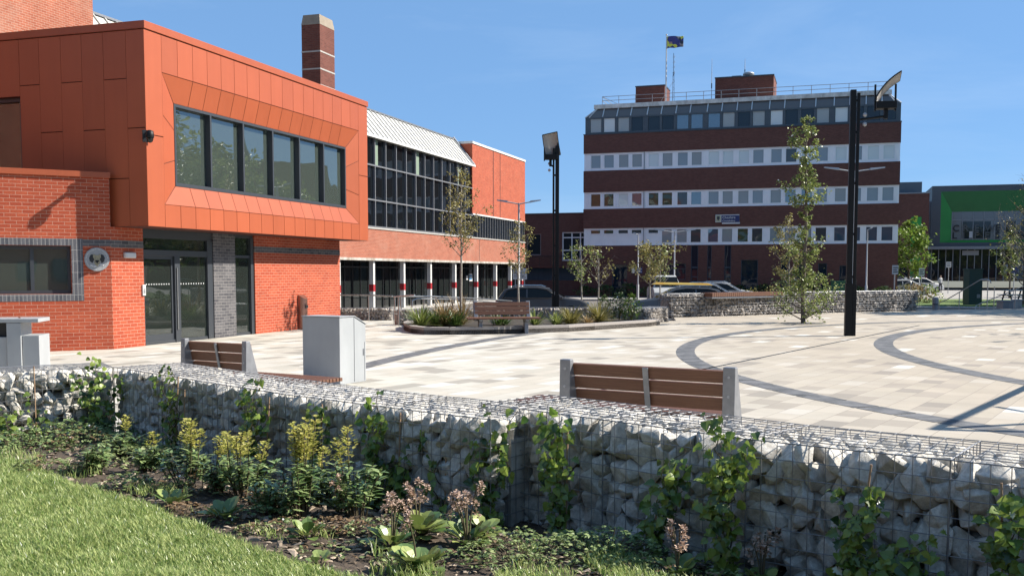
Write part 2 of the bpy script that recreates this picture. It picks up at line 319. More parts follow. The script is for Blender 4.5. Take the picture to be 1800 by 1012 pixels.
e1=G(1180,558); e2=G(1616,546)+Vector((.6,1.2,0))
plz=[]+WALLC+[(60,-20),(60,47),(26,46.2),(18.0,43.6),(e2.x,e2.y),(11.3,40.6),(6,37.3),(5.6,34.2),(-3.5,33.4),(-3.8,34.9),(-12,36)]
m=MB(); m.prism(plz,-.7,0); struct('plaza_paving',m,PLZ)
struct_steps=MB()
for i in range(3):   # steps down to the street on the far right
    struct_steps.prism([(18.0+.0,43.6),(26,46.2),(60,47),(60,47.5+.38*(i+1)),(25.7,46.5+.38*(i+1)),(17.8,44+.38*(i+1))],-.62,-.005-.13*(i+1)-.0)
struct('steps',struct_steps,M['concrete'])
ringm=pm('dark granite sett band',(.10,.105,.11),(.20,.20,.205),scale=3.5,rough=.75,bump=.2,bscale=150,contrast=(.4,.6))
def ring(c,r,w,a0,a1,z=.004):
    m=MB(); n=int(abs(a1-a0)/2.2)+2
    for i in range(n):
        t0=R(a0+(a1-a0)*i/n); t1=R(a0+(a1-a0)*(i+1)/n); g=.0008
        t0+=g; t1-=g
        P=lambda rr,t:(c[0]+rr*math.cos(t),c[1]+rr*math.sin(t),z)
        m.face(P(r-w/2,t0),P(r-w/2,t1),P(r+w/2,t1),P(r+w/2,t0))
    for f in range(len(m.f)): pass
    return m
struct('paving_ring',ring((20.26,17.93),16.9,.38,75,245),ringm)
struct('paving_ring',ring((24.73,17.2),17.2,.42,75,245),ringm)
struct('paving_ring',ring((39.72,8.79),43.24,.40,142,172),ringm)
g0,g1=G(1300,636),G(1616,572); dd=(g1-g0).normalized(); pp=Vector((-dd.y,dd.x,0))*.03
m=MB(); m.face(*[tuple(q+Vector((0,0,.004))) for q in (g0-dd*9-pp,g0-dd*9+pp,g1+pp,g1-pp)][::-1]); struct('drain_channel',m,M['frame2'])
# ================================================================ TOWN HALL
HALL=thing('town_hall','red brick hall with orange metal clad upper storey and glass entrance','building',A,AD1)
def hb(m,u0,u1,n0,n1,z0,z1): m.box(u0,u1,-n1,-n0,z0,z1); return m
def hp(name,mb,mat,parent=HALL,**k): return obj(name,mb,mat,parent,**k)
# ground floor facade walls
m=MB(); hb(m,0,1.05,-.4,0,-.2,2.62); hp('brick_wall',m,M['brick'])
m=MB(); hb(m,5.58,10.42,-.4,0,-.2,2.62); hb(m,10.02,10.42,-12,-.4,-.2,2.62); hp('brick_wall',m,M['brick'])
for u0,u1 in ((0.003,1.053),(5.577,10.424)): hp('dark_brick_band',hb(MB(),u0,u1,-.3,.004,2.18,2.34),M['brick_black'])
m=MB(); hb(m,3.74,4.70,-.5,-.02,-.2,2.62); hp('black_brick_pier',m,M['brick_black'])
# entrance
m=MB(); hb(m,1.05,3.74,-.12,-.06,2.42,2.62); hb(m,1.05,3.74,-.2,-.05,2.02,2.16); hb(m,1.05,1.12,-.18,-.06,0,2.42); hb(m,3.52,3.74,-.2,-.04,0,2.42); hb(m,2.22,2.42,-.24,-.04,0,2.02); hb(m,1.12,3.5,-.14,-.06,0,.07)
hp('entrance_frame',m,M['frame'],bevel=.004)
lf=hp('sliding_door',hb(hb(hb(hb(MB(),1.12,1.18,-.14,-.09,.07,2.02),2.15,2.22,-.14,-.09,.07,2.02),1.18,2.15,-.14,-.09,.07,.22),1.18,2.15,-.14,-.09,1.95,2.02),M['frame'])
m=MB(); hb(m,1.18,2.15,-.12,-.108,.22,1.95); hp('pane',m,M['glass2'],lf)
m=MB(); 
for i in range(10): hb(m,1.25+i*.09,1.28+i*.09,-.108,-.105,1.36,1.39)
for i in range(10): hb(m,2.5+i*.1,2.53+i*.1,-.097,-.094,1.36,1.39)
hp('manifestation_dots',m,M['signwhite'])
m=MB(); m.tube([(2.28,.02,.3),(2.28,.02,1.75)],.013,8); hp('pull_handle',m,M['steel'])
m=MB(); hb(m,2.42,3.52,-.11,-.098,.07,2.02); hb(m,1.12,3.52,-.11,-.098,2.16,2.42); hp('fixed_glazing',m,M['glass2'])
m=MB(); hb(m,4.70,5.58,-.12,-.05,2.54,2.62); hb(m,4.70,4.76,-.18,-.06,0,2.54); hb(m,5.44,5.58,-.2,-.03,0,2.54); hb(m,4.76,5.44,-.14,-.07,0,.07); hb(m,4.76,5.44,-.16,-.06,2.02,2.09); sw=hp('side_window',m,M['frame'])
m=MB(); hb(m,4.76,5.44,-.11,-.1,.07,2.54); hp('pane',m,M['glass2'],sw)
m=MB(); hb(m,1.0,10.0,-9,-8.9,0,2.6); hb(m,0,.1,-9,-.4,0,2.6); hb(m,10.0,10.01,-9,-.5,0,2.6); hb(m,6.2,6.4,-9,-.4,0,2.6); hp('lobby_wall',m,M['inner'])
m=MB(); hb(m,0.1,10.0,-9,-.4,.0,.02); hp('lobby_floor',m,M['concrete'])
ms,t_,b_=newmat('lit lamp tube'); b_.inputs['Emission Color'].default_value=(.8,1,.85,1); b_.inputs['Emission Strength'].default_value=4
m=MB(); hb(m,1.4,3.3,-1.5,-1.44,2.38,2.42); hp('ceiling_light',m,ms)
m=MB(); hb(m,4.9,5.3,-1.5,-1.44,1.95,1.99); hp('ceiling_light',m,ms)
# orange box: backing shell + panels
U0,U1,NB,Z0,Z1=.15,10.70,.85,2.62,6.90; RU0,RU1,RZ0,RZ1=.72,10.10,3.12,5.93; IU0,IU1,IZ0,IZ1=1.30,9.52,3.56,5.37
g=.008
m=MB()
hb(m,U0+.02,RU0,NB-.1,NB-.02,Z0+.01,Z1-.05); hb(m,RU1,U1-.02,NB-.1,NB-.02,Z0+.01,Z1-.05); hb(m,RU0,RU1,NB-.1,NB-.02,Z0+.01,RZ0); hb(m,RU0,RU1,NB-.1,NB-.02,RZ1,Z1-.05)
hb(m,U0+.02,U0+.3,-14,NB-.1,Z0+.01,3.6); hb(m,U0+.02,U0+.3,-2.42,NB-.1,3.6,Z1-.05); hb(m,U0+.02,U0+.3,-14,-2.42,5.5,Z1-.05); hb(m,U1-.3,U1-.02,-14,NB-.1,Z0+.01,Z1-.05)
hb(m,U0+.02,U1-.02,-.02,NB-.02,Z0+.002,Z0+.2)
hp('cladding_backing',m,M['seam'])
m=MB(); hb(m,U0+.3,U1-.3,-14,-.02,2.64,2.8); hb(m,U0+.3,U1-.3,-14,NB-.1,Z1-.35,Z1-.1); hb(m,U0+.3,U1-.3,-14,-13.8,2.8,6.5); hp('upper_floor_and_roof',m,M['inner'])
def P4(m,q,nrm,off): # panel from 4 (u,n,z) corners shrunk by joint gap, thickness outwards
    c=sum((Vector(p) for p in q),Vector())/4; qq=[]
    for p in q:
        d=Vector(p)-c; l=d.length; qq.append(c+d*(1-g*1.3/l))
    top=[p+Vector(nrm)*off for p in qq]; T=lambda p:(p[0],-p[1],p[2])
    m.raw([T(p) for p in qq]+[T(p) for p in top],[(4,5,6,7)[::-1],(0,1,5,4),(1,2,6,5),(2,3,7,6),(3,0,4,7)])
def rect(m,u0,u1,z0,z1,n=NB-.02): P4(m,[(u0,n,z0),(u1,n,z0),(u1,n,z1),(u0,n,z1)],(0,1,0),.02)
m=MB(); K=17; pw=(RU1-RU0)/K; ZC=6.73
rect(m,U0,RU0,Z0,4.56); rect(m,U0,RU0,4.56,ZC); rect(m,RU1,U1,Z0,4.6); rect(m,RU1,U1,4.6,ZC)
for i in range(K):
    rect(m,RU0+i*pw,RU0+(i+1)*pw,Z0,RZ0); rect(m,RU0+i*pw,RU0+(i+1)*pw,RZ1,ZC)
hp('front_panels',m,M['cladding'])
m=MB(); nI=.70
def cham(q,nrm): P4(m,q,nrm,.003)
Kc=16
for i in range(Kc):
    a,b=i/Kc,(i+1)/Kc
    # outer split positions follow the vertical joints; inner ones follow the window
    uo0,uo1=RU0+(RU1-RU0)*a,RU0+(RU1-RU0)*b
    ui0=min(max(uo0,IU0),IU1); ui1=min(max(uo1,IU0),IU1)
    if i==0: uo1=RU0+2*pw; ui1=uo1-.05
    elif i==Kc-1: uo0=RU0+(K-2)*pw; ui0=uo0-.05
    if i in (0,Kc-1): pass
for i in range(1,K-1):
    uo0,uo1=RU0+i*pw,RU0+(i+1)*pw
    ui0,ui1=uo0,uo1
    if i==1: uo0,ui0=RU0,IU0
    if i==K-2: uo1,ui1=RU1,IU1
    cham([(uo0,NB-.003,RZ1),(ui0,nI,IZ1),(ui1,nI,IZ1),(uo1,NB-.003,RZ1)],(0,0,.0))
    cham([(ui0,nI,IZ0),(uo0,NB-.003,RZ0),(uo1,NB-.003,RZ0),(ui1,nI,IZ0)],(0,0,.0))
zs=[0,.31,.68,1]
for a,b in zip(zs,zs[1:]):
    L=lambda t:((RU0,NB-.003,RZ0+(RZ1-RZ0)*t),(IU0,nI,IZ0+(IZ1-IZ0)*t)); Q=lambda t:((RU1,NB-.003,RZ0+(RZ1-RZ0)*t),(IU1,nI,IZ0+(IZ1-IZ0)*t))
    cham([L(a)[0],L(a)[1],L(b)[1],L(b)[0]],(0,0,0)); cham([Q(a)[1],Q(a)[0],Q(b)[0],Q(b)[1]],(0,0,0))
hp('window_surround',m,M['cladding'])
# seam backing behind the splayed surround
m=MB(); T=lambda p:(p[0],-p[1]+.012,p[2])
Oc=[(RU0,NB,RZ0),(RU1,NB,RZ0),(RU1,NB,RZ1),(RU0,NB,RZ1)]; Ic=[(IU0,nI,IZ0),(IU1,nI,IZ0),(IU1,nI,IZ1),(IU0,nI,IZ1)]
for i in range(4):
    j=(i+1)%4; m.face(T(Oc[i]),T(Oc[j]),T(Ic[j]),T(Ic[i]))
hp('surround_backing',m,M['seam'])
# side face panels (n from .85 back), staggered
m=MB(); cols=[.85,.39,-.19,-.75,-1.3,-1.88,-2.42]; sp=[[2.62,4.69,6.73],[2.62,3.64,5.73,6.73],[2.62,4.69,6.73],[2.62,5.73,6.73],[2.62,4.69,6.73],[2.62,5.73,6.73]]
def srect(m,n0,n1,z0,z1): P4(m,[(U0+.02,n0,z0),(U0+.02,n1,z0),(U0+.02,n1,z1),(U0+.02,n0,z1)],(-1,0,0),.02)
for i,s_ in enumerate(sp):
    for a,b in zip(s_,s_[1:]): srect(m,cols[i+1],cols[i],a,b)
for i in range(10): srect(m,-2.42-.57*(i+1),-2.42-.57*i,5.5,6.73)
for i in range(10): srect(m,-2.42-.57*(i+1),-2.42-.57*i,2.62,3.62)
hp('side_panels',m,M['cladding'])
m=MB(); hb(m,U0-.02,U1+.03,NB-.1,NB+.03,ZC+.01,Z1); hb(m,U0-.02,U0+.1,-14,NB-.1,ZC+.01,Z1); hb(m,U1-.1,U1+.03,-14,NB-.1,ZC+.01,Z1); hp('roof_coping',m,M['cladding'],bevel=.006)
# big window
m=MB(); fr=.06
hb(m,IU0,IU1,.54,.71,IZ0,IZ0+.08); hb(m,IU0,IU1,.54,.71,IZ1-.06,IZ1); hb(m,IU0,IU0+fr,.54,.71,IZ0+.08,IZ1-.06); hb(m,IU1-fr,IU1,.54,.71,IZ0+.08,IZ1-.06)
for u in (2.67,4.04,5.41,6.78,8.15): hb(m,u-.03,u+.03,.52,.715,IZ0+.08,IZ1-.06)
bw=hp('long_window',m,M['frame'])
m=MB(); hb(m,IU0+.05,IU1-.05,.57,.58,IZ0+.05,IZ1-.05); hp('pane',m,M['glass'],bw)
m=MB(); m.tube([(1.6,.25,4.02),(4.7,.25,4.02)],.02,8); m.tube([(5.2,.25,4.02),(9.9,.25,4.02)],.02,8)
for u in (2.3,3.4,4.6,5.25,6.3,7.6,8.6,9.6): m.tube([(u,.25,3.5),(u,.25,4.02)],.018,8)
hp('gallery_rail',m,M['steel'])
m=MB(); hb(m,3.2,3.3,-3,-2.9,2.8,5.0); hb(m,4.4,4.5,-3,-2.9,2.8,5.0); hb(m,3.2,4.5,-3,-2.9,4.9,5.0); hb(m,6.6,6.9,-2.2,-1.9,2.8,6.5); hp('gallery_door_frame',m,M['dark'])
m=MB(); hb(m,U0+.22,U0+.25,-14,-2.42,3.6,5.5); s2=hp('corner_window',m,M['glass2'])
m=MB(); hb(m,U0+.12,U0+.3,-2.55,-2.42,3.6,5.5); hb(m,U0+.12,U0+.3,-4.0,-3.92,3.6,5.5); hb(m,U0+.12,U0+.3,-14,-2.42,5.42,5.5); hp('frame',m,M['frame'],s2)
# wing
WA=math.atan2(2986,1763); hw=(R(90)-WA)-AD1   # rotation of wing x axis relative to hall x axis
WM=Matrix.Rotation(hw,4,'Z')
def wb(m,u0,u1,y0,y1,z0,z1): m.box(u0,u1,y0,y1,z0,z1,WM); return m
wx0,wx1,wz0,wz1=-4.2,-.79,1.2,2.2
def wing(name,boxes,mat,parent=HALL,**k):
    m=MB()
    for b in boxes: m.box(*b)
    # keep wing uv along the wall: build, uv, then rotate
    me=mesh(name,m,mat); me.transform(WM); return obj(name,me,None,parent,**k)
wing('wing_wall',[(-10,wx0,0,.4,-.2,3.64),(wx1,0,0,.4,-.2,3.64),(wx0,wx1,0,.4,-.2,wz0),(wx0,wx1,0,.4,wz1,3.64),(-10,-.1,.4,6,3.4,3.6)],M['brick'])
wing('dark_brick_surround',[(-4.3,-.56,-.006,.2,2.205,2.35),(-4.3,-.56,-.006,.2,1.05,1.195),(-.785,-.56,-.006,.2,1.195,2.205)],M['brick_soldier'])
wing('dark_brick_band',[(-.56,0,-.004,.2,2.20,2.34)],M['brick_black'])
wing('wing_coping',[(-10,.02,-.04,.44,3.64,3.76)],M['cladding'],bevel=.005)
wf=wing('wing_window',[(wx0,wx1,.14,.22,2.13,2.2),(wx0,wx1,.14,.22,wz0,wz0+.07),(wx1-.06,wx1,.14,.22,1.27,2.13),(-1.56,-1.49,.14,.22,1.27,2.13),(-2.36,-2.28,.14,.22,1.27,2.13),(-3.2,-3.13,.14,.22,1.27,2.13)],M['frame'])
wing('pane',[(wx0,wx1,.17,.18,1.25,2.15)],M['glass'],wf)
wing('office_room',[(-10,-.3,3.4,3.5,0,3.3),(-10,-9.9,.4,3.4,0,3.3),(-.4,-.3,.6,3.4,0,3.3),(-10,-.3,.4,3.4,3.2,3.3)],M['dark'])
# fixtures on the hall
def hallpt(u,n,z): return A+D1*u+N*n+Vector((0,0,z))
def dome_cam(label,loc,h):
    t=thing('dome_camera',label,'security camera',loc,h,'black dome cameras on the orange box')
    m=MB(); m.box(-.09,.09,-.005,.03,-.12,.13); m.box(-.03,.03,-.26,-.005,.03,.09); m.box(-.10,-.09,-.01,.02,-.12,.12)
    obj('wall_bracket',m,M['frame2'],t,bevel=.004)
    m=MB(); m.lathe([(.03,.10),(.075,.08),(.085,.0),(.085,-.05),(.08,-.06)],(0,-.26,0),20); obj('housing',m,M['black'],t)
    m=MB(); m.lathe([(.07,-.06),(.068,-.10),(.05,-.14),(.02,-.16),(.001,-.162)],(0,-.26,0),20); obj('dome',m,panem('smoked dome',(.01,.01,.012),ior=1.5),t)
dome_cam('black dome camera on the near corner of the orange box',hallpt(.15,.87,4.50),R(90)-a0+R(180)+R(45)*0+R(0)) if 0 else None
dome_cam('black dome camera on the near corner of the orange clad box',hallpt(.15,.88,4.50),AD1-R(42))
dome_cam('black dome camera sticking out of the far end of the orange clad box',hallpt(10.73,.55,4.42),AD1+R(90)+R(0))
# emblem plaque
wdir=Vector((math.sin(WA),math.cos(WA),0)); wn=Vector((wdir.y,-wdir.x,0))
pl=thing('wall_plaque','round grey plaque with a carved animal mask emblem beside the window','plaque',A-wdir*.29+wn*.005+Vector((0,0,1.92)),R(90)-WA)
def disc(m,cx,cz,rx,rz,y0,y1,n=40): m.prism([(cx+rx*math.cos(2*math.pi*i/n),cz+rz*math.sin(2*math.pi*i/n)) for i in range(n)],y1,y0,'y')
m=MB(); disc(m,0,0,.25,.25,-.03,0); obj('disc',m,pm('grey stone disc',(.30,.31,.32),(.38,.39,.40),scale=30,rough=.7),pl,bevel=.006)
m=MB()
for i in range(44):
    t=2*math.pi*i/44; c,s=math.cos(t),math.sin(t)
    if i%11: disc(m,.215*c,.215*s,.007,.009,-.033,-.03,6)
obj('rim_lettering',m,M['signwhite'],pl)
m=MB()
for s in(-1,1):
    m.prism([(s*x,z) for x,z in [(.04,.02),(.09,.11),(.13,.09),(.155,.03),(.14,-.04),(.09,-.08),(.07,-.03)]][::s],-.036,-.03,'y')
m.prism([(-.03,-.05),(.03,-.05),(.04,-.02),(0,-.075-.02),(-.04,-.02)],-.05,-.04,'y')
obj('dark_relief',m,M['frame2'],pl)
m=MB(); m.prism([(-.06,.12),(-.03,.09),(.03,.09),(.06,.12),(.08,.06),(.055,.0),(.05,-.09),(0,-.15),(-.05,-.09),(-.055,.0),(-.08,.06)],-.041,-.03,'y'); obj('mask',m,pm('worn brass',(.42,.38,.24),(.2,.18,.13),scale=40,rough=.5),pl)
m=MB(); 
for i in range(9): disc(m,-.12+.03*i,-.13-.02*math.sin(i*.7),.014,.02,-.037,-.03,6)
obj('scroll',m,M['signwhite'],pl)
tg=thing('wall_light','small white bulkhead light on the brick left of the entrance','wall light',hallpt(.55,.003,2.02),AD1)
m=MB(); m.box(-.17,.17,-.07,0,-.06,.06); obj('housing',m,M['white'],tg,bevel=.015)
m=MB(); m.box(-.155,.155,-.078,-.0702,-.045,.045); obj('lens',m,M['signwhite'],tg)
tg=thing('door_keypad','white keypad on the brick edge left of the entrance doors','keypad',hallpt(1.0,.003,1.25),AD1)
m=MB(); m.box(-.04,.06,-.035,0,-.12,.12); obj('plate',m,M['white'],tg,bevel=.006)
m=MB(); 
for i in range(3):
    for j in range(4): m.box(-.022+i*.022,-.008+i*.022,-.039,-.0352,-.08+j*.03,-.062+j*.03)
obj('button',m,M['frame'],tg)
# steel bin on wall
b=hallpt(7.95,.0,0); tg=thing('wall_bin','steel slant topped bin with painted brick reflection against the hall brick wall','bin',b,AD1)
bst=pm('steel with painted brick reflection',(.50,.27,.20),(.40,.22,.17),scale=6,rough=.3,metal=.8)  # brown colour stands in for the brick mirrored in plain steel
m=MB(); n=16; prof=[(.16*math.cos(math.pi*i/n),-.16*math.sin(math.pi*i/n)-.05) for i in range(n+1)]+[(-.16,-.02),(.16,-.02)]
vs=[(x,y,.02) for x,y in prof]+[(x,y,.88+.12*(y+.21)/.19+.06*(0)) for x,y in prof]; k=len(prof)
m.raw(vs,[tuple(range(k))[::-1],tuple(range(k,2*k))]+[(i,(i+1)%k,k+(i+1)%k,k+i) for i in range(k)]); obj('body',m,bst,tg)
m=MB(); m.box(-.07,.07,-.215,-.205,.62,.70); obj('opening',m,M['frame2'],tg)
m=MB(); m.box(-.14,.14,-.02,-.002,.05,.95); obj('back_plate',m,M['bmetal'],tg)
# chimney
CHM=thing('brick_chimney','square brick chimney stack with pale cap and two light bands','chimney',hallpt(20.4,-6,0),AD1)
m=MB(); m.box(0,1.28,0,.86,-.5,12.0); obj('shaft',m,M['brick_tower'],CHM)
m=MB(); 
m.raw([(-.01,-.01,12.0),(1.29,-.01,12.0),(1.29,.87,12.0),(-.01,.87,12.0),(.06,.05,12.42),(1.22,.05,12.42),(1.22,.81,12.42),(.06,.81,12.42)],[(3,2,1,0),(4,5,6,7),(0,1,5,4),(1,2,6,5),(2,3,7,6),(3,0,4,7)])
obj('cap',m,pm('sandstone cap',(.30,.25,.19),(.38,.32,.25),scale=4,rough=.9),CHM)
for z in (10.86,10.14,9.46):
    m=MB(); m.box(-.012,1.292,-.012,.872,z,z+.06); obj('band',m,M['concrete'],CHM)
# ================================================================ LIBRARY (glass fronted block)
LN=-9.26; LB=thing('glass_fronted_building','long brick block with black glazing and white sloping metal roof','building',hallpt(0,LN,0),AD1)
def lb(m,u0,u1,y0,y1,z0,z1): m.box(u0,u1,y0,y1,z0,z1); return m
lp=lambda n_,m_,mt,par=LB,**k: obj(n_,m_,mt,par,**k)
lp('end_block',lb(MB(),47.9,60.3,0,14,5.72,10.5),M['brick'])
lp('end_block_coping',lb(MB(),47.85,60.35,-.05,14.05,10.5,10.66),M['white'])
m=MB(); lb(m,52.3,52.42,-.004,.1,5.72,10.5); lb(m,53.9,54.0,-.004,.1,5.72,10.5); lp('movement_joint',m,M['frame2'])
lp('near_end_block',lb(MB(),-8,10.66,0,14,2,14),M['brick_old'])
lp('brick_band',lb(MB(),10.66,60.3,0,.4,2.42,4.0),M['brick_old'])
m=MB(); lb(m,49.3,49.36,-.004,.1,2.42,4.0); lp('band_joint',m,M['frame2'])
lp('concrete_edge',lb(MB(),10.66,60.35,-.06,.3,2.28,2.42),M['concrete_st'])
lp('sill',lb(MB(),10.66,60.3,-.05,.2,4.0,4.08),M['concrete'])
lp('lintel',lb(MB(),47.9,60.3,-.05,.2,5.62,5.72),M['white'])
m=MB(); lb(m,10.66,60.3,13,14,-.5,9); lb(m,10.66,60.3,.6,13,3.0,3.2); lb(m,10.66,48,.6,13,6.2,6.4); lb(m,60.1,60.3,.3,13,-.5,5.7); lp('rear_wall',m,M['dark'])
m=MB(); lb(m,10.66,47.9,.1,.11,4.08,8.9); lb(m,47.9,60.3,.1,.11,4.08,5.62)
lp('curtain_glazing',m,panem('black curtain glass',(.008,.010,.012),ior=1.5))
m=MB()
u=11.35
while u<47.8: lb(m,u-.035,u+.035,-.03,.1,4.08,8.9); u+=1.403
for z in(5.57,7.43): lb(m,10.66,47.9,-.035,.09,z-.04,z+.04)
lb(m,10.66,47.9,-.04,.1,4.08,4.16)
u=48.9
while u<60.2: lb(m,u-.025,u+.025,-.01,.1,4.08,5.62); u+=.56
lp('mullions',m,M['bmetal'])
gb_=pm('green blind',(.22,.30,.22),rough=.8)
for u0,u1 in ((32.6,33.0),(38.3,38.75),(45.0,45.5)): lp('blind',lb(MB(),u0,u1,.095,.099,7.5,8.85),gb_)
# sloping roof: from eaves (y=-.15,z=8.95) back
rt=PL(798,245.5,hallpt(47.9,0,0),D1); ry=-( (rt-A).dot(N)-LN ); rz_=rt.z
m=MB(); m.raw([(10.66,-.15,9.03),(47.9,-.15,9.03),(47.9,ry,rz_),(10.66,ry,rz_),(10.66,-.15,8.9),(47.9,-.15,8.9),(47.9,ry,8.9),(10.66,ry,8.9)],[(0,1,2,3),(7,6,5,4),(4,5,1,0),(5,6,2,1),(6,7,3,2),(7,4,0,3)]); lp('sloping_roof',m,M['roofwhite'])
m=MB(); u=10.9; sl=Vector((0,ry+.15,rz_-9.03)); nn_=Vector((0,-sl.z,sl.y)).normalized()
while u<47.8:
    a=Vector((u,-.15,9.03)); b=a+sl; m.raw([a,a+Vector((.05,0,0)),a+Vector((.05,0,0))+nn_*.06,a+nn_*.06,b,b+Vector((.05,0,0)),b+Vector((.05,0,0))+nn_*.06,b+nn_*.06],[(0,1,2,3),(7,6,5,4),(0,3,7,4),(1,5,6,2),(3,2,6,7)]); u+=.62
lp('standing_seams',m,M['roofwhite'])
m=MB(); m.tube([(47.75,-.2,9.0),(47.75,ry,rz_+.12)],.09,6); lb(m,10.66,47.9,ry-.1,ry+.1,rz_-.02,rz_+.06); lp('roof_edge',m,M['bmetal'])
m=MB(); lb(m,10.66,47.9,-.25,-.12,8.88,9.02); lp('gutter',m,M['white'])
# ground floor columns and shopfront glazing
m=MB(); lb(m,10.66,60.3,1.2,1.21,-.5,2.28); lp('shopfront_glazing',m,panem('shop glass',(.018,.022,.022),ior=1.6))
m=MB(); lb(m,10.66,60.3,-.3,1.2,-.5,-.42); lp('plinth',m,M['concrete'])
for u in (28.35,32.4,36.5,40.6,44.9,49.2,53.4,57.0,60.0):
    cl=lp('column',lb(MB(),u-.11,u+.11,.1,.34,-.45,2.28),M['white']); lp('red_band',lb(MB(),u-.12,u+.12,.09,.35,.6,.98),M['red'],cl)
m=MB(); 
for i in range(34): lb(m,28+i*.97,28.05+i*.97,1.14,1.2,-.42,2.28)
lb(m,28,60.3,1.13,1.19,1.9,1.98); lp('shopfront_frame',m,M['frame2'])
tg=thing('notice_board','white notice board standing at the street end of the glass fronted building','notice board',AT(914,482,60)-Vector((0,0,1.5)),0)
m=MB(); m.box(-.42,.42,-.05,0,1.2,1.85); obj('board',m,M['signwhite'],tg); m=MB(); m.box(-.3,-.25,0,.05,-.8,1.2); m.box(.25,.3,0,.05,-.8,1.2); obj('post',m,M['lampgrey'],tg)
m=MB(); 
for i in range(6): m.box(-.36,.36-(i%3)*.1,-.054,-.051,1.3+i*.085,1.33+i*.085)
obj('lettering_lines',m,M['frame'],tg)
tg=thing('window_notice','small pale blue notice on the dark shop glazing','notice',hallpt(50.3,LN-1.19,0)+Vector((0,0,1.0)),AD1)
m=MB(); m.box(0,.75,-.02,0,0,.55); m.box(-.5,-.2,-.02,0,.1,.4); obj('sheet',m,M['signwhite'],tg); m=MB(); m.box(.1,.65,-.024,-.021,.1,.25); m.box(.1,.65,-.024,-.021,.33,.45); obj('print',m,pm('sign light blue',(.05,.25,.5),rough=.5),tg)
# ================================================================ OFFICE BLOCK (local x along the facade, y into it)
OFF=thing('office_block','five storey dark brick office block with white window bands','building',OO,AD2)
op=lambda n_,m_,mt,par=OFF,**k: obj(n_,m_,mt,par,**k)
W0,W1,DP=-.25,26.1,13.5
def ob(*b,m=None):
    m=m or MB(); m.box(*b); return m
for z0,z1 in ((5.53,7.24),(8.72,10.6),(12.12,13.75)): op('brick_band',ob(W0,W1,0,DP,z0,z1),M['brick_office'])
op('band_ledge',ob(W0-.03,W1+.03,-.04,DP,13.75,13.83),M['frame'])
# ground floor walling with openings
opn=[(2.4,3.75,-.6,2.35),(7.5,8.9,1.0,2.4),(9.35,9.95,-.1,3.95),(10.75,11.1,-.1,3.95),(12.2,12.75,-.1,3.95),(13.6,15.0,-.6,2.7),(16.9,17.4,-.1,3.0),(18.2,18.9,.0,2.6),(19.9,20.6,.2,2.4),(21.6,22.5,-.6,2.2)]
m=MB(); x=W0
for a,b,z0,z1 in opn:
    m.box(x,a,0,.35,-.7,4.0)
    if z0>-.6: m.box(a,b,0,.35,-.7,z0)
    m.box(a,b,0,.35,z1,4.0); x=b
m.box(x,W1,0,.35,-.7,4.0); m.box(W0,W0+.35,.35,DP,-.7,4.0); m.box(W1-.35,W1,.35,DP,-.7,4.0); op('ground_floor_wall',m,M['brick_office'])
dkb=panem('dark blue door panel',(.012,.028,.045),ior=1.4)
for a,b,z0,z1 in opn:
    isd=z0<-.5
    d=op('door' if isd else 'window',ob(a,b,.12,.16,z0,z1),dkb)
    m=MB(); t=.05; m.box(a,a+t,.06,.12,z0,z1); m.box(b-t,b,.06,.12,z0,z1); m.box(a+t,b-t,.06,.12,z1-t,z1); m.box(a+t,b-t,.06,.12,z0+.9,z0+.95); m.box(a+t,b-t,.06,.12,z0,z0+t)
    if z1>3.5: m.box(a,b,.05,.12,2.0,2.12); m.box(a,b,.05,.12,1.2,1.28)
    op('frame',m,pm('blue grey door frame',(.04,.07,.10),rough=.5),d)
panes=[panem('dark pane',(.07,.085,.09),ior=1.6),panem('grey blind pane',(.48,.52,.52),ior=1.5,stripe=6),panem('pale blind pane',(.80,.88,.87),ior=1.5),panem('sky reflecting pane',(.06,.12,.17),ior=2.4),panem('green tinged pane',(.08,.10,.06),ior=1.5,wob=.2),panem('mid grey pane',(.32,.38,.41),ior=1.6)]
rnd=random.Random(5)
BW=(W1-W0-.5)/5
rows=[(4.0,5.53,0),(7.24,8.72,1),(10.6,12.12,2)]
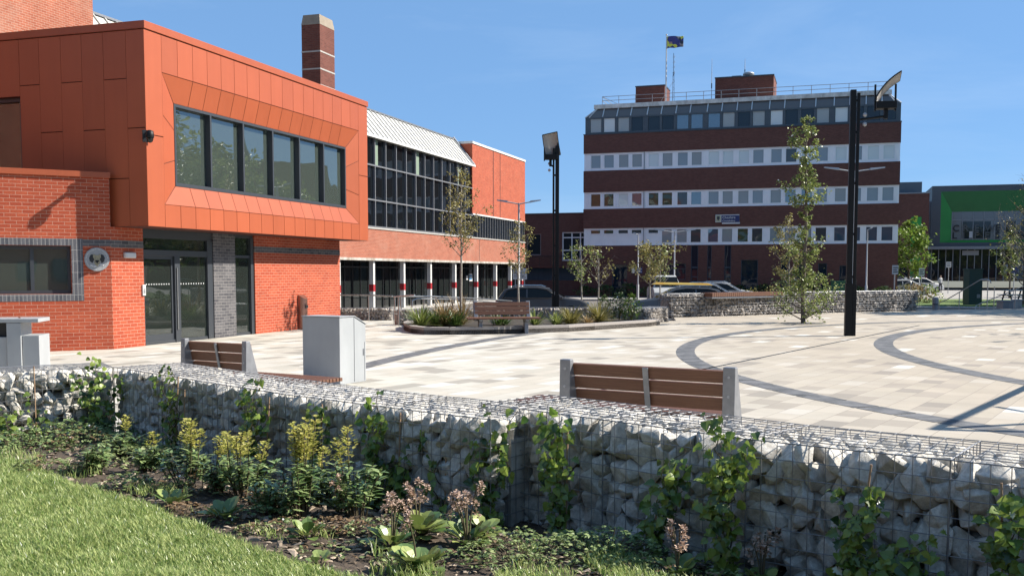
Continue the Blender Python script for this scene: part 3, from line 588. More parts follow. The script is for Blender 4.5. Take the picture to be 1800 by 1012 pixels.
for z0,z1,ri in rows:
    m=MB(); zf0,zf1=z0+.19,z1-.13
    m.box(W0+.04,W1-.04,.12,DP-.1,z0,zf0); m.box(W0+.04,W1-.04,.12,DP-.1,zf1,z1); m.box(W0+.04,W1-.04,.06,.12,z0,z0+.05); m.box(W0+.04,W1-.04,.06,.12,z1-.05,z1)
    wins=[]; x=W0+.04
    for b in range(5):
        bx=W0+.25+b*BW
        for k in range(4):
            a=bx+.38+k*1.19+(.12 if k>1 else 0); wins.append((a,a+.94,b,k)); m.box(x,a,.12,.4,zf0,zf1); x=a+.94
    m.box(x,W1-.04,.12,.4,zf0,zf1); m.box(W0+.04,W0+.3,.4,DP,zf0,zf1); m.box(W1-.3,W1-.04,.4,DP,zf0,zf1)
    for b in range(5):   # joints and mullion ribs
        bx=W0+.25+b*BW
        for k in range(5): m.box(bx+.30+k*1.19-(.1 if k==0 else 0),bx+.36+k*1.19,.09,.12,z0+.05,z1-.05)
    op('white_window_band',m,M['upvc'])
    m=MB()
    for b in (1,): m.box(W0+.25+b*BW-.02,W0+.25+b*BW+.03,.03,.09,z0,z1)
    op('downpipe',m,M['bmetal'])
    seqs={0:[9,9,9,9,9,1,1,0,3,1,4,0,5,1,1,0,3,3,3,3],1:[4,4,2,3,4,4,0,3,5,1,1,5,1,3,3,5,1,5,5,5],2:[5,5,1,1,2,1,5,1,2,2,2,5,5,0,2,5,2,5,2,2]}[ri]
    for i,(a,c,b,k) in enumerate(wins):
        q=seqs[i]; zz0=zf0
        if q==9: zz0=zf1-.38; m=ob(a,c,.14,.2,zf0,zz0); op('white_panel',m,M['upvc']); q=4 if i<2 else 0
        wdw=op('window',ob(a+.05,c-.05,.17,.2,zz0+.05,zf1-.05),panes[q])
        m=MB(); m.box(a,a+.05,.10,.2,zz0,zf1); m.box(c-.05,c,.10,.2,zz0,zf1); m.box(a+.05,c-.05,.10,.2,zz0,zz0+.05); m.box(a+.05,c-.05,.10,.2,zf1-.05,zf1); op('frame',m,M['upvc'],wdw)
# top floor glazing + sloping glass
dm=pm('dark blue grey metal',(.07,.095,.115),(.09,.115,.135),scale=2,rough=.45)
op('top_floor_core',ob(W0+.25,W1-.15,.5,DP-.3,13.83,15.3),dm)
TZ0,TZ1=13.9,15.2
m=MB(); m.box(W0+.1,W1-.05,.20,.5,13.83,13.98); m.box(W0+.1,W1-.05,.16,.5,15.16,15.30)
tw=[]; x=W0+.1
for b in range(5):
    bx=W0+.25+b*BW
    for k in range(4):
        a=bx+.30+k*1.22+(.05 if k>1 else 0); m.box(x,a,.20,.5,13.98,15.16); x=a+1.0; tw.append(a)
m.box(x,W1-.05,.2,.5,13.98,15.16); op('top_floor_frame',m,dm)
q8=[1,2,1,0,0,0,3,3,3,1,0,1,2,0,0,1,2,0,0,0]
dp=[panem('dark navy pane',(.02,.03,.04),ior=1.5),panem('pale blind',(.62,.66,.64),ior=1.4,stripe=8),panem('light blind',(.85,.9,.88),ior=1.4),panes[3]]
for i,a in enumerate(tw): op('top_floor_window',ob(a+.02,a+.98,.25,.3,13.98,15.16),dp[q8[i]])
zt=16.12; y1=.85
m=MB(); m.raw([(W0+.1,.2,15.3),(W1-.05,.2,15.3),(W1-.95,y1,zt),(W0+1.0,y1,zt),(W0+.1,DP-.4,15.3),(W1-.05,DP-.4,15.3),(W1-.95,DP-1,zt),(W0+1.0,DP-1,zt)],[(0,1,2,3),(1,5,6,2),(4,0,3,7),(5,4,7,6)]); op('sloping_glazing',m,panem('brown tinted roof glass',(.16,.145,.135),ior=1.45))
for i,a in enumerate(tw+[W1-.3]):
    f=(a-W0)/(W1-W0); tx=a-.1+(.5-f)*.0
    tx=max(W0+1.0,min(W1-1,a-.1)); m=MB()
    m.tube([(a-.1,.16,15.3),(tx+.02,y1-.04,zt)],.055,4,smooth=False); op('glazing_bar',m,M['white'])
for xa,xb in ((W0+.1,W0+1.0),(W1-.05,W1-.95)):
    m=MB(); m.tube([(xa,.16,15.3),(xb,y1-.04,zt)],.06,4,smooth=False); op('corner_bar',m,M['white'])
op('roof_slab',ob(W0+.75,W1-.75,.7,DP-.9,zt,16.48),pm('pale roof edge',(.55,.53,.48),(1.0,.97,.9),scale=2.5,rough=.85,stretch=(1,1,.4)))
pen=lambda a,b,z,y0,y1: op('plant_room',ob(a,b,y0,y1,16.48,z),M['brick_tower'])
pen(3.9,6.5,18.15,2.5,5.5); pen(10.95,15.9,18.45,2.2,6.5)
for a,b,z,y0,y1 in ((3.9,6.5,18.15,2.5,5.5),(10.95,15.9,18.45,2.2,6.5)): op('plant_room_coping',ob(a-.04,b+.04,y0-.04,y1+.04,z,z+.1),M['frame'])
m=MB(); m.box(12.3,13.1,3,3.8,18.55,18.75); op('roof_vent',m,M['bmetal']); m=MB(); m.lathe([(.25,0),(.25,.2),(.5,.25),(.45,.42),(.2,.5),(.001,.5)],(13.7,3.3,18.55)); op('roof_cowl',m,M['lampgrey'])
m=MB(); zr=16.48
def rail(m,p,q,z): m.tube([(p[0],p[1],z),(q[0],q[1],z)],.025,6)
for z in(16.85,17.2):
    rail(m,(1.2,1.0),(25.0,1.0),z); rail(m,(1.2,1.0),(1.2,8),z); rail(m,(25,1.0),(25,12),z)
for i in range(17): m.tube([(1.2+i*23.8/16,1.0,zr),(1.2+i*23.8/16,1.0,17.2)],.025,6)
m.tube([(1.2,1,17.2),(2.6,1.0,16.5)],.02,6); op('roof_railing',m,M['bmetal'])
# roof masts and flag
def offpt(x,y,z): return OO+N*x+D1*y+Vector((0,0,z))
fp=thing('flagpole','tall white flagpole rising from the office roof','flagpole',offpt(6.7,2.0,16.48),AD2)
m=MB(); m.tube([(0,0,0),(0,0,3),(0,0,5.9)],[.07,.06,.04],10); obj('pole',m,M['white'],fp); m=MB(); m.lathe([(.001,5.9),(.08,5.93),(.08,6.0),(.001,6.05)],n=10); obj('finial',m,M['white'],fp); m=MB(); m.tube([(.05,0,.9),(.05,-.01,5.8)],.008,4); obj('halyard',m,M['white'],fp)
fm,t_,b_=newmat('flag cloth'); b_.inputs['Roughness'].default_value=.8
tc=nd(t_,'ShaderNodeTexCoord'); v=nd(t_,'ShaderNodeTexVoronoi',i_Scale=2.2); t_.links.new(tc.outputs['Object'],v.inputs['Vector']); r_=nd(t_,'ShaderNodeValToRGB'); r_.color_ramp.interpolation='CONSTANT'; e=r_.color_ramp.elements; e[0].color=(.04,.04,.16,1); e[1].position=.72; e[1].color=(.65,.62,.08,1); q=e.new(.55); q.color=(.35,.22,.2,1); q=e.new(.3); q.color=(.03,.04,.06,1); q=e.new(.4); q.color=(.05,.05,.2,1)
sp_=nd(t_,'ShaderNodeSeparateColor'); t_.links.new(v.outputs['Color'],sp_.inputs[0]); t_.links.new(sp_.outputs[0],r_.inputs[0]); t_.links.new(r_.outputs[0],b_.inputs['Base Color'])
m=MB(); nx,nz=14,8; vs=[]
for i in range(nx+1):
    for j in range(nz+1):
        x=i/nx*1.5; z=-j/nz*1.05*(1-.12*i/nx); y=.12*math.sin(x*6+z*2)*min(1,x*2); vs.append((x*.95+.0,y,z+.03*math.sin(5*x)-.1*x*x*.3))
m.raw(vs,[(i*(nz+1)+j,i*(nz+1)+j+1,(i+1)*(nz+1)+j+1,(i+1)*(nz+1)+j) for i in range(nx) for j in range(nz)],True)
fl=obj('flag',m,fm); fl.location=offpt(6.75,2.0,22.3); fl.rotation_euler=(0,0,AD2); sm=fl.modifiers.new('s','SOLIDIFY'); sm.thickness=.012; tag(fl,'dark blue and yellow patterned flag flying from the roof flagpole','flag')
def mast(label,x,y,z0,h,lattice=False):
    t=thing('roof_mast',label,'antenna',offpt(x,y,z0),AD2,'antenna masts on the office roof'); m=MB()
    if lattice:
        for a in range(3): m.tube([(.1*math.cos(a*2.1),.1*math.sin(a*2.1),0),(.06*math.cos(a*2.1),.06*math.sin(a*2.1),h*.62)],.016,4)
        for i in range(12):
            z=i*h*.05; m.tube([(.1*math.cos(i*2.1),.1*math.sin(i*2.1),z),(.1*math.cos(i*2.1+2.1),.1*math.sin(i*2.1+2.1),z+.2)],.012,4)
        m.tube([(0,0,h*.55),(0,0,h)],.025,5)
        obj('lattice_pole',m,M['frame'],t); m=MB()
        for z in (.62,.72,.82,.92): m.tube([(-.12,0,h*z),(.12,0,h*z+.03)],.012,4); m.tube([(.1,0,h*z-.1),(.1,0,h*z+.15)],.02,4)
        m.tube([(0,0,h*.45),(-1.2,0,.1)],.015,4); obj('aerials',m,M['lampgrey'],t)
    else:
        m.tube([(0,0,0),(0,0,h*.6),(0,0,h)],[.03,.025,.012],6); obj('pole',m,M['lampgrey'],t); m=MB(); m.box(-.04,.04,-.04,.04,h*.3,h*.42); obj('clamp',m,M['frame'],t)
mast('tall lattice aerial mast beside the flagpole on the office roof',7.3,2.3,16.48,4.4,True)
mast('thin whip aerial at the left edge of the larger roof plant room',10.7,1.8,16.48,3.6)
mast('short aerial on top of the larger roof plant room',13.4,3,18.55,1.6)
# sign on the office
sg=thing('office_sign','blue and white Cheshire sign with a crest on the office block front','sign',offpt(11.4,-.02,5.75),AD2)
m=MB(); m.box(.0,2.0,-.1,0,.15,.80); m.box(.55,2.05,-.1,0,0,.15); obj('board',m,M['signwhite'],sg); m=MB(); m.box(.50,2.0,-.115,-.101,.14,.72); obj('blue_panel',m,M['signblue'],sg)
m=MB(); m.box(.04,.44,-.112,-.101,.2,.74); obj('crest_panel',m,pm('pale yellow crest',(.55,.55,.35),rough=.6),sg)
m=MB(); m.prism([(.12,.66),(.36,.66),(.36,.45),(.24,.28),(.12,.45)],-.118,-.1125,'y'); obj('crest',m,M['frame'],sg)
for tx,sz,zz in (('Cheshire',.30,.45),('Constabulary',.20,.21)):
    o=obj('lettering',text_mesh(tx,sz,.006,.004),None,sg); o.data.materials.append(M['signwhite']); o.rotation_euler=(R(90),0,0); o.location=(.58,-.122,zz)
# link building to the left of the office block
LK=thing('link_building','low dark brick block between the glass fronted building and the offices','building',OO+D1*1.5,AD2)
m=MB(); 
lo=[(-6.0,-4.6,3.2,5.2),(-2.6,-.35,2.7,5.3)]
m.box(-9,-6,0,.4,2.2,6.95); m.box(-6,-4.6,0,.4,2.2,3.2); m.box(-6,-4.6,0,.4,5.2,6.95); m.box(-4.6,-2.6,0,.4,2.2,6.95); m.box(-2.6,-.35,0,.4,2.2,2.7); m.box(-2.6,-.35,0,.4,5.3,6.95); m.box(-9,-.3,.4,10,6.5,6.95); m.box(-9,-.3,9.6,10,-.5,6.5)
obj('upper_wall',m,M['brick_office'],LK)
obj('lower_wall',ob(-9,-.3,.05,.4,-.6,.9),M['brick_office'],LK)
obj('coping',ob(-9,-.3,-.06,.5,6.95,7.05),M['frame'],LK)
m=MB(); m.box(-9,-.3,.25,.3,.9,2.2); obj('blue_grey_cladding',m,pm('blue grey boarding',(.03,.05,.07),(.05,.075,.10),scale=2,rough=.6,stretch=(8,1,.1)),LK)
wf=obj('white_framed_window',None or MB().box(-2.6,-.35,.2,.24,2.7,5.3),dp[0],LK); m=MB()
for x in(-2.6,-1.75,-.95,-.42): m.box(x,x+.1,.1,.2,2.7,5.3)
for z in(2.7,3.6,4.75,5.2): m.box(-2.5,-.42,.12,.2,z,z+.1)
obj('frame',m,M['upvc'],wf)
wf=obj('dark_window',MB().box(-6,-4.6,.2,.24,3.2,5.2),dp[0],LK); m=MB(); m.box(-6.0,-5.92,.1,.2,3.2,5.2); m.box(-4.7,-4.6,.1,.2,3.2,5.2); m.box(-5.92,-4.7,.1,.2,5.1,5.2); m.box(-5.92,-4.7,.1,.2,3.2,3.3); obj('frame',m,M['bmetal'],wf)
m=MB(); m.tube([(-9,-.3,3.1),(-.3,-.3,3.1)],.03,5)
for i in range(9): m.tube([(-9+i*1.08,-.3,2.2),(-9+i*1.08,-.3,3.1)],.02,4)
obj('balcony_rail',m,M['frame2'],LK); obj('balcony_slab',ob(-9,-.3,-.4,-.06,2.05,2.2),M['brick_tower'],LK)
# buildings on the right, behind the street
RB=thing('brick_office','dark brick building with green panels behind the office block','building',AT(1580,480,118),AD2)
m=MB(); m.box(-4,3.1,0,12,-1,9.2); obj('wall',m,M['brick_office'],RB); obj('roof_box',ob(-4,2.3,.5,8,9.2,10.6),pm('blue grey cladding',(.10,.14,.18),rough=.6),RB); obj('coping',ob(-4,3.2,-.1,12,9.2,9.35),M['bmetal'],RB)
grn=pm('green wall panel',(.02,.30,.035),(.03,.36,.05),scale=.5,rough=.45); grnd=pm('deep green cladding',(.014,.18,.04),(.02,.22,.05),scale=.4,rough=.45)
m=MB(); m.box(1.2,2.3,-.08,0,-1,2.0); m.box(1.2,2.3,-.08,0,3.0,6.5); obj('green_panel',m,grn,RB); m=MB(); m.box(-.6,1.1,-.05,0,-.5,1.8); obj('window',m,dp[0],RB)
LO=AT(1630,480,128); LC=thing('leisure_building','grey building with a deep green framed glass front and large letters','building',LO,AD2)
z_=lambda y: H+(478.3-y)*128/F; x_=lambda px: (px-1630)*128/F/.955
cg=pm('dark grey cladding',(.09,.105,.12),(.12,.135,.15),scale=.3,rough=.55)
xL=x_(1648); GZ1,GZ0=z_(360),z_(446)
m=MB(); m.box(x_(1634),40,.4,25,-1,z_(350)); m.box(x_(1634),x_(1648),0,.4,z_(455),z_(350)); m.box(x_(1648),40,0,.4,z_(360),z_(350)); m.box(x_(1648),40,0,.4,z_(455),z_(448)); obj('wall',m,cg,LC)
m=MB(); m.box(x_(1626),x_(1634),1.5,8,-1,z_(375)); obj('side_bay',m,M['bmetal'],LC)
m=MB(); m.raw([(x_(1648),0,z_(360)),(40,0,z_(360)),(40,.36,z_(395)),(x_(1666),.36,z_(395))],[(3,2,1,0)]); obj('green_soffit_cladding',m,grnd,LC)
m=MB(); m.raw([(x_(1648),0,z_(360)),(x_(1666),.36,z_(395)),(x_(1666),.36,z_(444)),(x_(1647),0,z_(448))],[(0,1,2,3)]); m.raw([(x_(1647),0,z_(448)),(x_(1666),.36,z_(444)),(40,.36,z_(444)),(40,0,z_(448))],[(0,1,2,3)]); obj('bright_green_reveal',m,grn,LC)
gp=panem('grey spandrel pane',(.24,.26,.27),ior=1.4); m=MB(); m.box(x_(1666),40,.36,.39,z_(444),z_(395)); obj('upper_glazing',m,gp,LC)
m=MB(); 
for a,b in ((1681,1725),(1746,1762),(1770,1779),(1786,1799),(1812,1830)): m.box(x_(a),x_(b),.345,.36,z_(441),z_(412))
obj('dark_panes',m,dp[0],LC)
m=MB()
for i in range(15): xx=x_(1666+i*16.2); m.box(xx-.04,xx+.04,.30,.345,z_(444),z_(395))
m.box(x_(1666),40,.30,.34,z_(409.5),z_(408)); obj('glazing_bars',m,M['bmetal'],LC)
for row,zy in (('CREWE',428.5),('LIFESTYLE',441)):
    for i,ch in enumerate(row):
        px=[1667,1682.5,1700,1716,1732,1748,1764,1781,1797][i]
        o=obj('letter',text_mesh(ch,1.15,.03,.02),None,LC); o.data.materials.append(M['frame2'] if i not in(1,2,3) else pm('grey letter',(.10,.11,.11),rough=.5)); o.rotation_euler=(R(90),0,0); o.location=(x_(px),.25,z_(zy))
obj('white_panel',ob(x_(1693),x_(1699),.33,.345,z_(440),z_(429)),M['signwhite'],LC)
obj('canopy',ob(x_(1630),40,-1.2,.4,z_(460),z_(455)),M['bmetal'],LC); m=MB(); m.box(x_(1634),40,.3,.39,-1,z_(460)); obj('shopfront',m,panem('dark shop glass',(.02,.03,.032),ior=1.6),LC)
m=MB()
for i in range(22): xx=x_(1636+i*11); m.box(xx-.05,xx+.05,.2,.3,-1,z_(460))
obj('shopfront_mullions',m,M['bmetal'],LC)
for i,(a,b,c,d) in enumerate(((1683,1708,462,470),(1745,1752,486,500),(1773,1781,486,500))): obj('light_panel',ob(x_(a),x_(b),.1,.2,z_(d),z_(c)),M['lampgrey'],LC)
# unseen surroundings: church for the reflections, two blocks added to hold back sky fill
def block(name,label,cat,loc,rz,w_,d_,h_,mt):
    t=thing(name,label,cat,loc,rz); m=MB(); m.box(-w_/2,w_/2,-d_/2,d_/2,-.6,h_); obj('wall',m,mt,t)
    for zz in range(int(h_//3)):
        m=MB()
        for i in range(int(w_//3)): m.box(-w_/2+1+i*3,-w_/2+2.4+i*3,d_/2,d_/2+.03,zz*3+1,zz*3+2.4); m.box(-w_/2+1+i*3,-w_/2+2.4+i*3,-d_/2-.03,-d_/2,zz*3+1,zz*3+2.4)
        obj('window_row',m,dp[0],t)
    return t
CHH=thing('church','brown brick church with a slim spire off to the right','church',(84,100,-.5),R(30))
m=MB(); m.prism([(-7,0),(7,0),(7,9),(0,17.5),(-7,9)],-12,12,'y'); obj('nave',m,M['brick_tower'],CHH); m=MB(); m.lathe([(.9,15),(.9,18),(.0,25)],n=8,smooth=False); obj('spire',m,M['frame'],CHH)
block('sky_fill_blocker_rear','added unseen brick block behind the lawn, holding back sky light','building',(-10,-34,0),R(0),90,12,11,M['brick_office'])  # out of view, added to darken walls facing the camera side
block('sky_fill_blocker_left','added unseen brick block left of the lawn, holding back sky light','building',(-42,-4,0),R(90),46,12,12,M['brick_office'])  # out of view on the left, added to cut sky fill
# ================================================================ GABIONS
def stone_mat(name,c1,c2,c3):
    m,t,b=newmat(name); b.inputs['Roughness'].default_value=.85; b.inputs['Specular IOR Level'].default_value=.3
    tc=nd(t,'ShaderNodeTexCoord'); oi=nd(t,'ShaderNodeObjectInfo'); g_=nd(t,'ShaderNodeNewGeometry')
    n=nd(t,'ShaderNodeTexNoise',i_Scale=2.6,i_Detail=10,i_Roughness=.75); t.links.new(tc.outputs['Object'],n.inputs['Vector'])
    r=nd(t,'ShaderNodeValToRGB'); e=r.color_ramp.elements; e[0].position=.34; e[0].color=col(c1); e[1].position=.62; e[1].color=col(c2); q=e.new(.75); q.color=col(c3); t.links.new(n.outputs['Fac'],r.inputs[0])
    ad=nd(t,'ShaderNodeMath',operation='ADD'); t.links.new(oi.outputs['Random'],ad.inputs[0]); t.links.new(g_.outputs['Random Per Island'],ad.inputs[1])
    mr=nd(t,'ShaderNodeMapRange'); mr.inputs['From Max'].default_value=2; mr.inputs['To Min'].default_value=.78; mr.inputs['To Max'].default_value=1.18; t.links.new(ad.outputs[0],mr.inputs[0])
    s_=nd(t,'ShaderNodeVectorMath',operation='SCALE'); t.links.new(r.outputs[0],s_.inputs[0]); t.links.new(mr.outputs[0],s_.inputs['Scale']); t.links.new(s_.outputs[0],b.inputs['Base Color'])
    n2=nd(t,'ShaderNodeTexNoise',i_Scale=4.5,i_Detail=10,i_Roughness=.72); t.links.new(tc.outputs['Object'],n2.inputs['Vector']); bp=nd(t,'ShaderNodeBump',i_Strength=.45,i_Distance=.02); t.links.new(n2.outputs['Fac'],bp.inputs['Height']); t.links.new(bp.outputs[0],b.inputs['Normal'])
    return m
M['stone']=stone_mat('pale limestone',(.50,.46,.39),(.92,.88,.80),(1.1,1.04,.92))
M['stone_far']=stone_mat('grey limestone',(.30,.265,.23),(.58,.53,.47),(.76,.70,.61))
rs=random.Random(11)
def hull_geo(rn,n=15,bev=.07):
    bm=bmesh.new(); S=Vector((rn.uniform(1.0,1.35),rn.uniform(.8,1.05),rn.uniform(.72,.95)))
    for _ in range(n):
        d=Vector((rn.gauss(0,1),rn.gauss(0,1),rn.gauss(0,1))).normalized()*rn.uniform(.86,1.08); bm.verts.new((d.x*S.x,d.y*S.y,d.z*S.z))
    h=bmesh.ops.convex_hull(bm,input=bm.verts); bmesh.ops.delete(bm,geom=[v for v in bm.verts if not v.link_faces],context='VERTS')
    bmesh.ops.dissolve_limit(bm,angle_limit=R(14),verts=bm.verts,edges=bm.edges)
    if bev: bmesh.ops.bevel(bm,geom=list(bm.edges),offset=bev,segments=2,profile=.6,affect='EDGES',clamp_overlap=True)
    bmesh.ops.triangulate(bm,faces=bm.faces)
    if bev: bmesh.ops.subdivide_edges(bm,edges=[e for e in bm.edges if e.calc_length()>.35],cuts=2)
    off=Vector((rn.random()*50,rn.random()*50,0))
    for v in bm.verts: v.co*=1+.05*noise.noise(v.co*1.8+off)+.03*noise.noise(v.co*6+off)
    bm.verts.index_update(); vs=[v.co.copy() for v in bm.verts]; fs=[tuple(v.index for v in f.verts) for f in bm.faces]; bm.free(); return vs,fs
def stone_geo(rn,sub=3,cuts=9):
    bm=bmesh.new(); bmesh.ops.create_icosphere(bm,subdivisions=sub,radius=1)
    S=Vector((rn.uniform(.95,1.3),rn.uniform(.75,1.0),rn.uniform(.7,.95)))
    pl=[]
    for _ in range(cuts):
        d=Vector((rn.gauss(0,1),rn.gauss(0,1),rn.gauss(0,1))).normalized(); pl.append((d,rn.uniform(.50,.86)))
    off=Vector((rn.random()*50,rn.random()*50,0)); cuts=cuts
    for v in bm.verts:
        p=v.co.copy()
        for _ in range(2):
            for d,h in pl:
                k=p.dot(d)
                if k>h: p-=d*(k-h)*.93
        p*=1+.10*noise.noise(p*2.2+off)+.05*noise.noise(p*6+off); v.co=Vector((p.x*S.x,p.y*S.y,p.z*S.z))
    vs=[v.co.copy() for v in bm.verts]; fs=[tuple(v.index for v in f.verts) for f in bm.faces]; bm.free(); return vs,fs
HI=[hull_geo(rs,rs.randint(11,17)) for _ in range(26)]; LOW=[hull_geo(rs,13,0) for _ in range(14)]; VLO=[hull_geo(rs,9,0) for _ in range(12)]
def rock_mesh(g):
    m=MB(); m.raw(g[0],g[1],True); me=mesh('stone',m,M['stone'],False); me.set_sharp_from_angle(angle=R(24)); return me
ROCK=[(rock_mesh(g),g[0]) for g in HI]
def rrot(rn): return Matrix.Rotation(rn.uniform(0,6.28),4,'Z')@Matrix.Rotation(rn.uniform(0,6.28),4,'X')@Matrix.Rotation(rn.uniform(0,6.28),4,'Y')
def wires(m,L,D,Hh,s,r,rn,jit=.004,back=True):
    nx=max(2,round(L/s)); nz=max(2,round(Hh/s)); ny=max(2,round(D/s)); J=lambda:rn.uniform(-jit,jit)
    def w(a,b,rr=r):
        c=(Vector(a)+Vector(b))/2+Vector((J(),J(),J()))*.8; m.tube([a,c,b],rr,5,cap=False)
    ys=(0,D) if back else (0,)
    for i in range(nx+1):
        x=L*i/nx; k=1.7 if i in(0,nx) else 1
        for y in ys: w((x,y,0),(x,y,Hh),r*k)
        w((x,0,Hh),(x,D,Hh),r*(1.3 if i in (0,nx) else 1))
    for j in range(nz+1):
        z=Hh*j/nz
        for y in ys: w((0,y-.004,z),(L,y-.004,z),r*(1.4 if j in(0,nz) else 1))
        for x in (0,L): w((x,0,z),(x,D,z))
    for k in range(1,ny):
        y=D*k/ny; w((0,y,Hh+.003),(L,y,Hh+.003))
        for x in (0,L): w((x,y,0),(x,y,Hh))
def basket(p,q,D,z0,z1,label,group,seed,near=True,s=.0765,wr=.0022,size=.063,ends=(0,0),noback=False):
    """wire basket whose front top edge runs p->q (left to right seen from the front), body behind it"""
    rn=random.Random(seed); p=Vector(p); q=Vector(q); L=(q-p).length; h=math.atan2(q.y-p.y,q.x-p.x); Hh=z1-z0
    t=thing('gabion_basket',label,'gabion',(p.x,p.y,z0),h,group)
    m=MB(); wires(m,L,D,Hh,s,wr,rn); obj('wire_mesh',m,M['galv'],t,uvs=False)
    spots=[]; a=size*1.62; nx=max(2,round(L/a)); nz=max(2,round(Hh/(a*.86))); ny=max(2,round(D/a))
    j=lambda k=.22:rn.uniform(-k,k)*a
    for r_ in range(nz):
        sh=(r_%2)*.5
        for i in range(nx+ (1 if sh else 0)):
            x=(i+.5-sh)*L/nx; x=min(max(x,size*.62),L-size*.62)
            zc=(r_+.5)*Hh/nz+j(.12)
            zc=min(zc,Hh-size*.95)
            spots.append((x+j(.16) if size*.9<x<L-size*.9 else x,size*.98+rn.uniform(0,.015),zc,0))
    for i in range(nx):
        for k in range(1,ny):
            spots.append(((i+.5)*L/nx+j(.15),(k+.45)*D/ny+j(),Hh-size*.98-rn.uniform(0,.02),1))
    for e in (0,1):
        if ends[e]:
            for k in range(1,ny):
                for r_ in range(nz-1): spots.append((size*.7 if e==0 else L-size*.7,(k+.4)*D/ny,(r_+.5)*Hh/nz+j(.1),2))
    body=MB(); body.box(.012,L-.012,size*3.1 if near else size*2,D-size*1.2,-.15,Hh-size*2.2)
    if near:
        spots.sort(key=lambda q:q[3]*10+(q[1] if q[3] else 0)); spots=[q for q in spots if q[3]==0]+[q for q in spots if q[3]!=0]
        for (x,y,z,k) in spots[:100]:
            me_,gv=rn.choice(ROCK); o=bpy.data.objects.new('stone',me_); sc.collection.objects.link(o); o.parent=t
            f=size*rn.uniform(1.08,1.42); o.scale=(f,f,f); eu=Matrix.Rotation(rn.uniform(0,6.28),3,'X')@Matrix.Rotation(rn.uniform(0,6.28),3,'Y')@Matrix.Rotation(rn.uniform(0,6.28),3,'Z'); o.rotation_euler=eu.to_euler()
            rv=[eu@v for v in gv]; my=-min(v.y for v in rv)*f; mz=max(v.z for v in rv)*f; lz=-min(v.z for v in rv)*f
            if k==0: y=my+.006+rn.random()**2*.02
            z=min(z,Hh-mz-.004); z=max(z,-.06)
            if k==1: z=Hh-mz-.004-rn.random()**2*.02
            o.location=(x,y,z)
        rest=[(rn.uniform(.06,L-.06),size*1.75+rn.uniform(0,.03),rn.uniform(.03,Hh-.09),0) for _ in range(int(L*110))]+spots[100:]; G_=LOW
    else: rest=spots+[(rn.uniform(.1,L-.1),size*1.9,rn.uniform(.05,Hh-.1),0) for _ in range(20)]; G_=LOW if size>.06 and L<1.2 and p.y<20 else VLO
    for (x,y,z,k) in rest:
        vs,fs=rn.choice(G_); f=size*rn.uniform(.9,1.22); Mx=Matrix.Translation((x,y,z))@rrot(rn)@Matrix.Scale(f,4); body.raw([Mx@v for v in vs],fs,False)
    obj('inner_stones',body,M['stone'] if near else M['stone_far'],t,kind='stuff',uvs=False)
    return t
def resample(pts,step):
    out=[pts[0]]; segs=[(a,b) for a,b in zip(pts,pts[1:])]; tot=sum((b-a).length for a,b in segs); n=max(1,round(tot/step)); L=tot/n
    for k in range(1,n+1):
        d=k*L
        for a,b in segs:
            l=(b-a).length
            if d<=l+1e-6: out.append(a+(b-a)*(d/l)); break
            d-=l
    return out
LP=resample(lp_,.92)
ordn=['first','second','third','fourth','fifth','sixth','seventh','eighth','ninth','tenth','eleventh','twelfth','thirteenth','fourteenth']
GN='wire baskets of pale limestone along the planting bed'
nb=0
for i,(a,b) in enumerate(zip(LP,LP[1:])):
    basket(a,b,.60,ZB,ZL,f'wire basket of pale limestone, {ordn[i]} to the right of the wall corner, behind the climbers',GN,100+i,ends=(0,0))
for i,(a,b) in enumerate(zip(RP,RP[1:])):
    basket(a,b,.58,ZB-.06,ZR,f'wire basket of large pale limestone, {ordn[i]} of the slightly taller run on the right',GN,200+i,ends=(1,0) if i==0 else (0,0),size=.070)
for i in range(4):
    basket(C0-ld*(.95*(i+1)),C0-ld*(.95*i+.01),.5,ZB,ZL,f'sunlit wire basket of limestone, {ordn[i]} to the left of the wall corner',GN,300+i)
# raised kerb gabions beyond the plaza
def run(pts,step,D,z0,z1,lab,group,seed,**k):
    P=resample([Vector(p) for p in pts],step)
    for i,(a,b) in enumerate(zip(P,P[1:])): basket(a,b,D,z0,z1,lab(i,len(P)-1),group,seed+i,near=False,wr=.003,s=.1,**k)
g1a=G(1180,558); g1b=G(1300,555); g1c=G(1400,551.5); g1d=G(1616,546)
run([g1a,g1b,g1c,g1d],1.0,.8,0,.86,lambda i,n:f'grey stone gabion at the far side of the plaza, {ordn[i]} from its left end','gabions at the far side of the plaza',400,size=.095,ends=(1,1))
pa,pb,pc,pd=G(602,563),G(688,563),G(700,571.5),G(1140,569.5)
run([(-9,34.6,0),pb],1.0,.5,0,.42,lambda i,n:f'low dark gabion in front of the glass fronted building, {ordn[i]} from the hall end','low gabions round the planted bed',440,size=.07)
run([pc,(0.2,32.9,0),(5.2,33.3,0)],1.1,.5,0,.48,lambda i,n:f'low gabion behind the raised planting bed, {ordn[i]} from the left','low gabions round the planted bed',460,size=.07)
basket(G(1136,570),G(1176,568.5)+Vector((.1,1.2,0)),.6,0,.5,'sunlit end gabion at the right tip of the raised planting bed','low gabions round the planted bed',480,near=False,wr=.003,s=.1,size=.065)
# timber seat on the far gabion wall
sA=G(1249,557); sB=G(1374,552.5); t=thing('timber_bench','slatted timber bench top set on the far gabion wall','bench',(sA.x,sA.y,0),math.atan2(sB.y-sA.y,sB.x-sA.x)); L=(sB-sA).length
m=MB(); m.box(0,L,-.06,.5,.68,.74); obj('bearer_plate',m,M['bmetal'],t)
m=MB(); n=int(L/.11)
for i in range(n): m.box(i*L/n,i*L/n+L/n*.84,-.08,.52,.745,.89)
obj('slats',m,M['wood'],t)
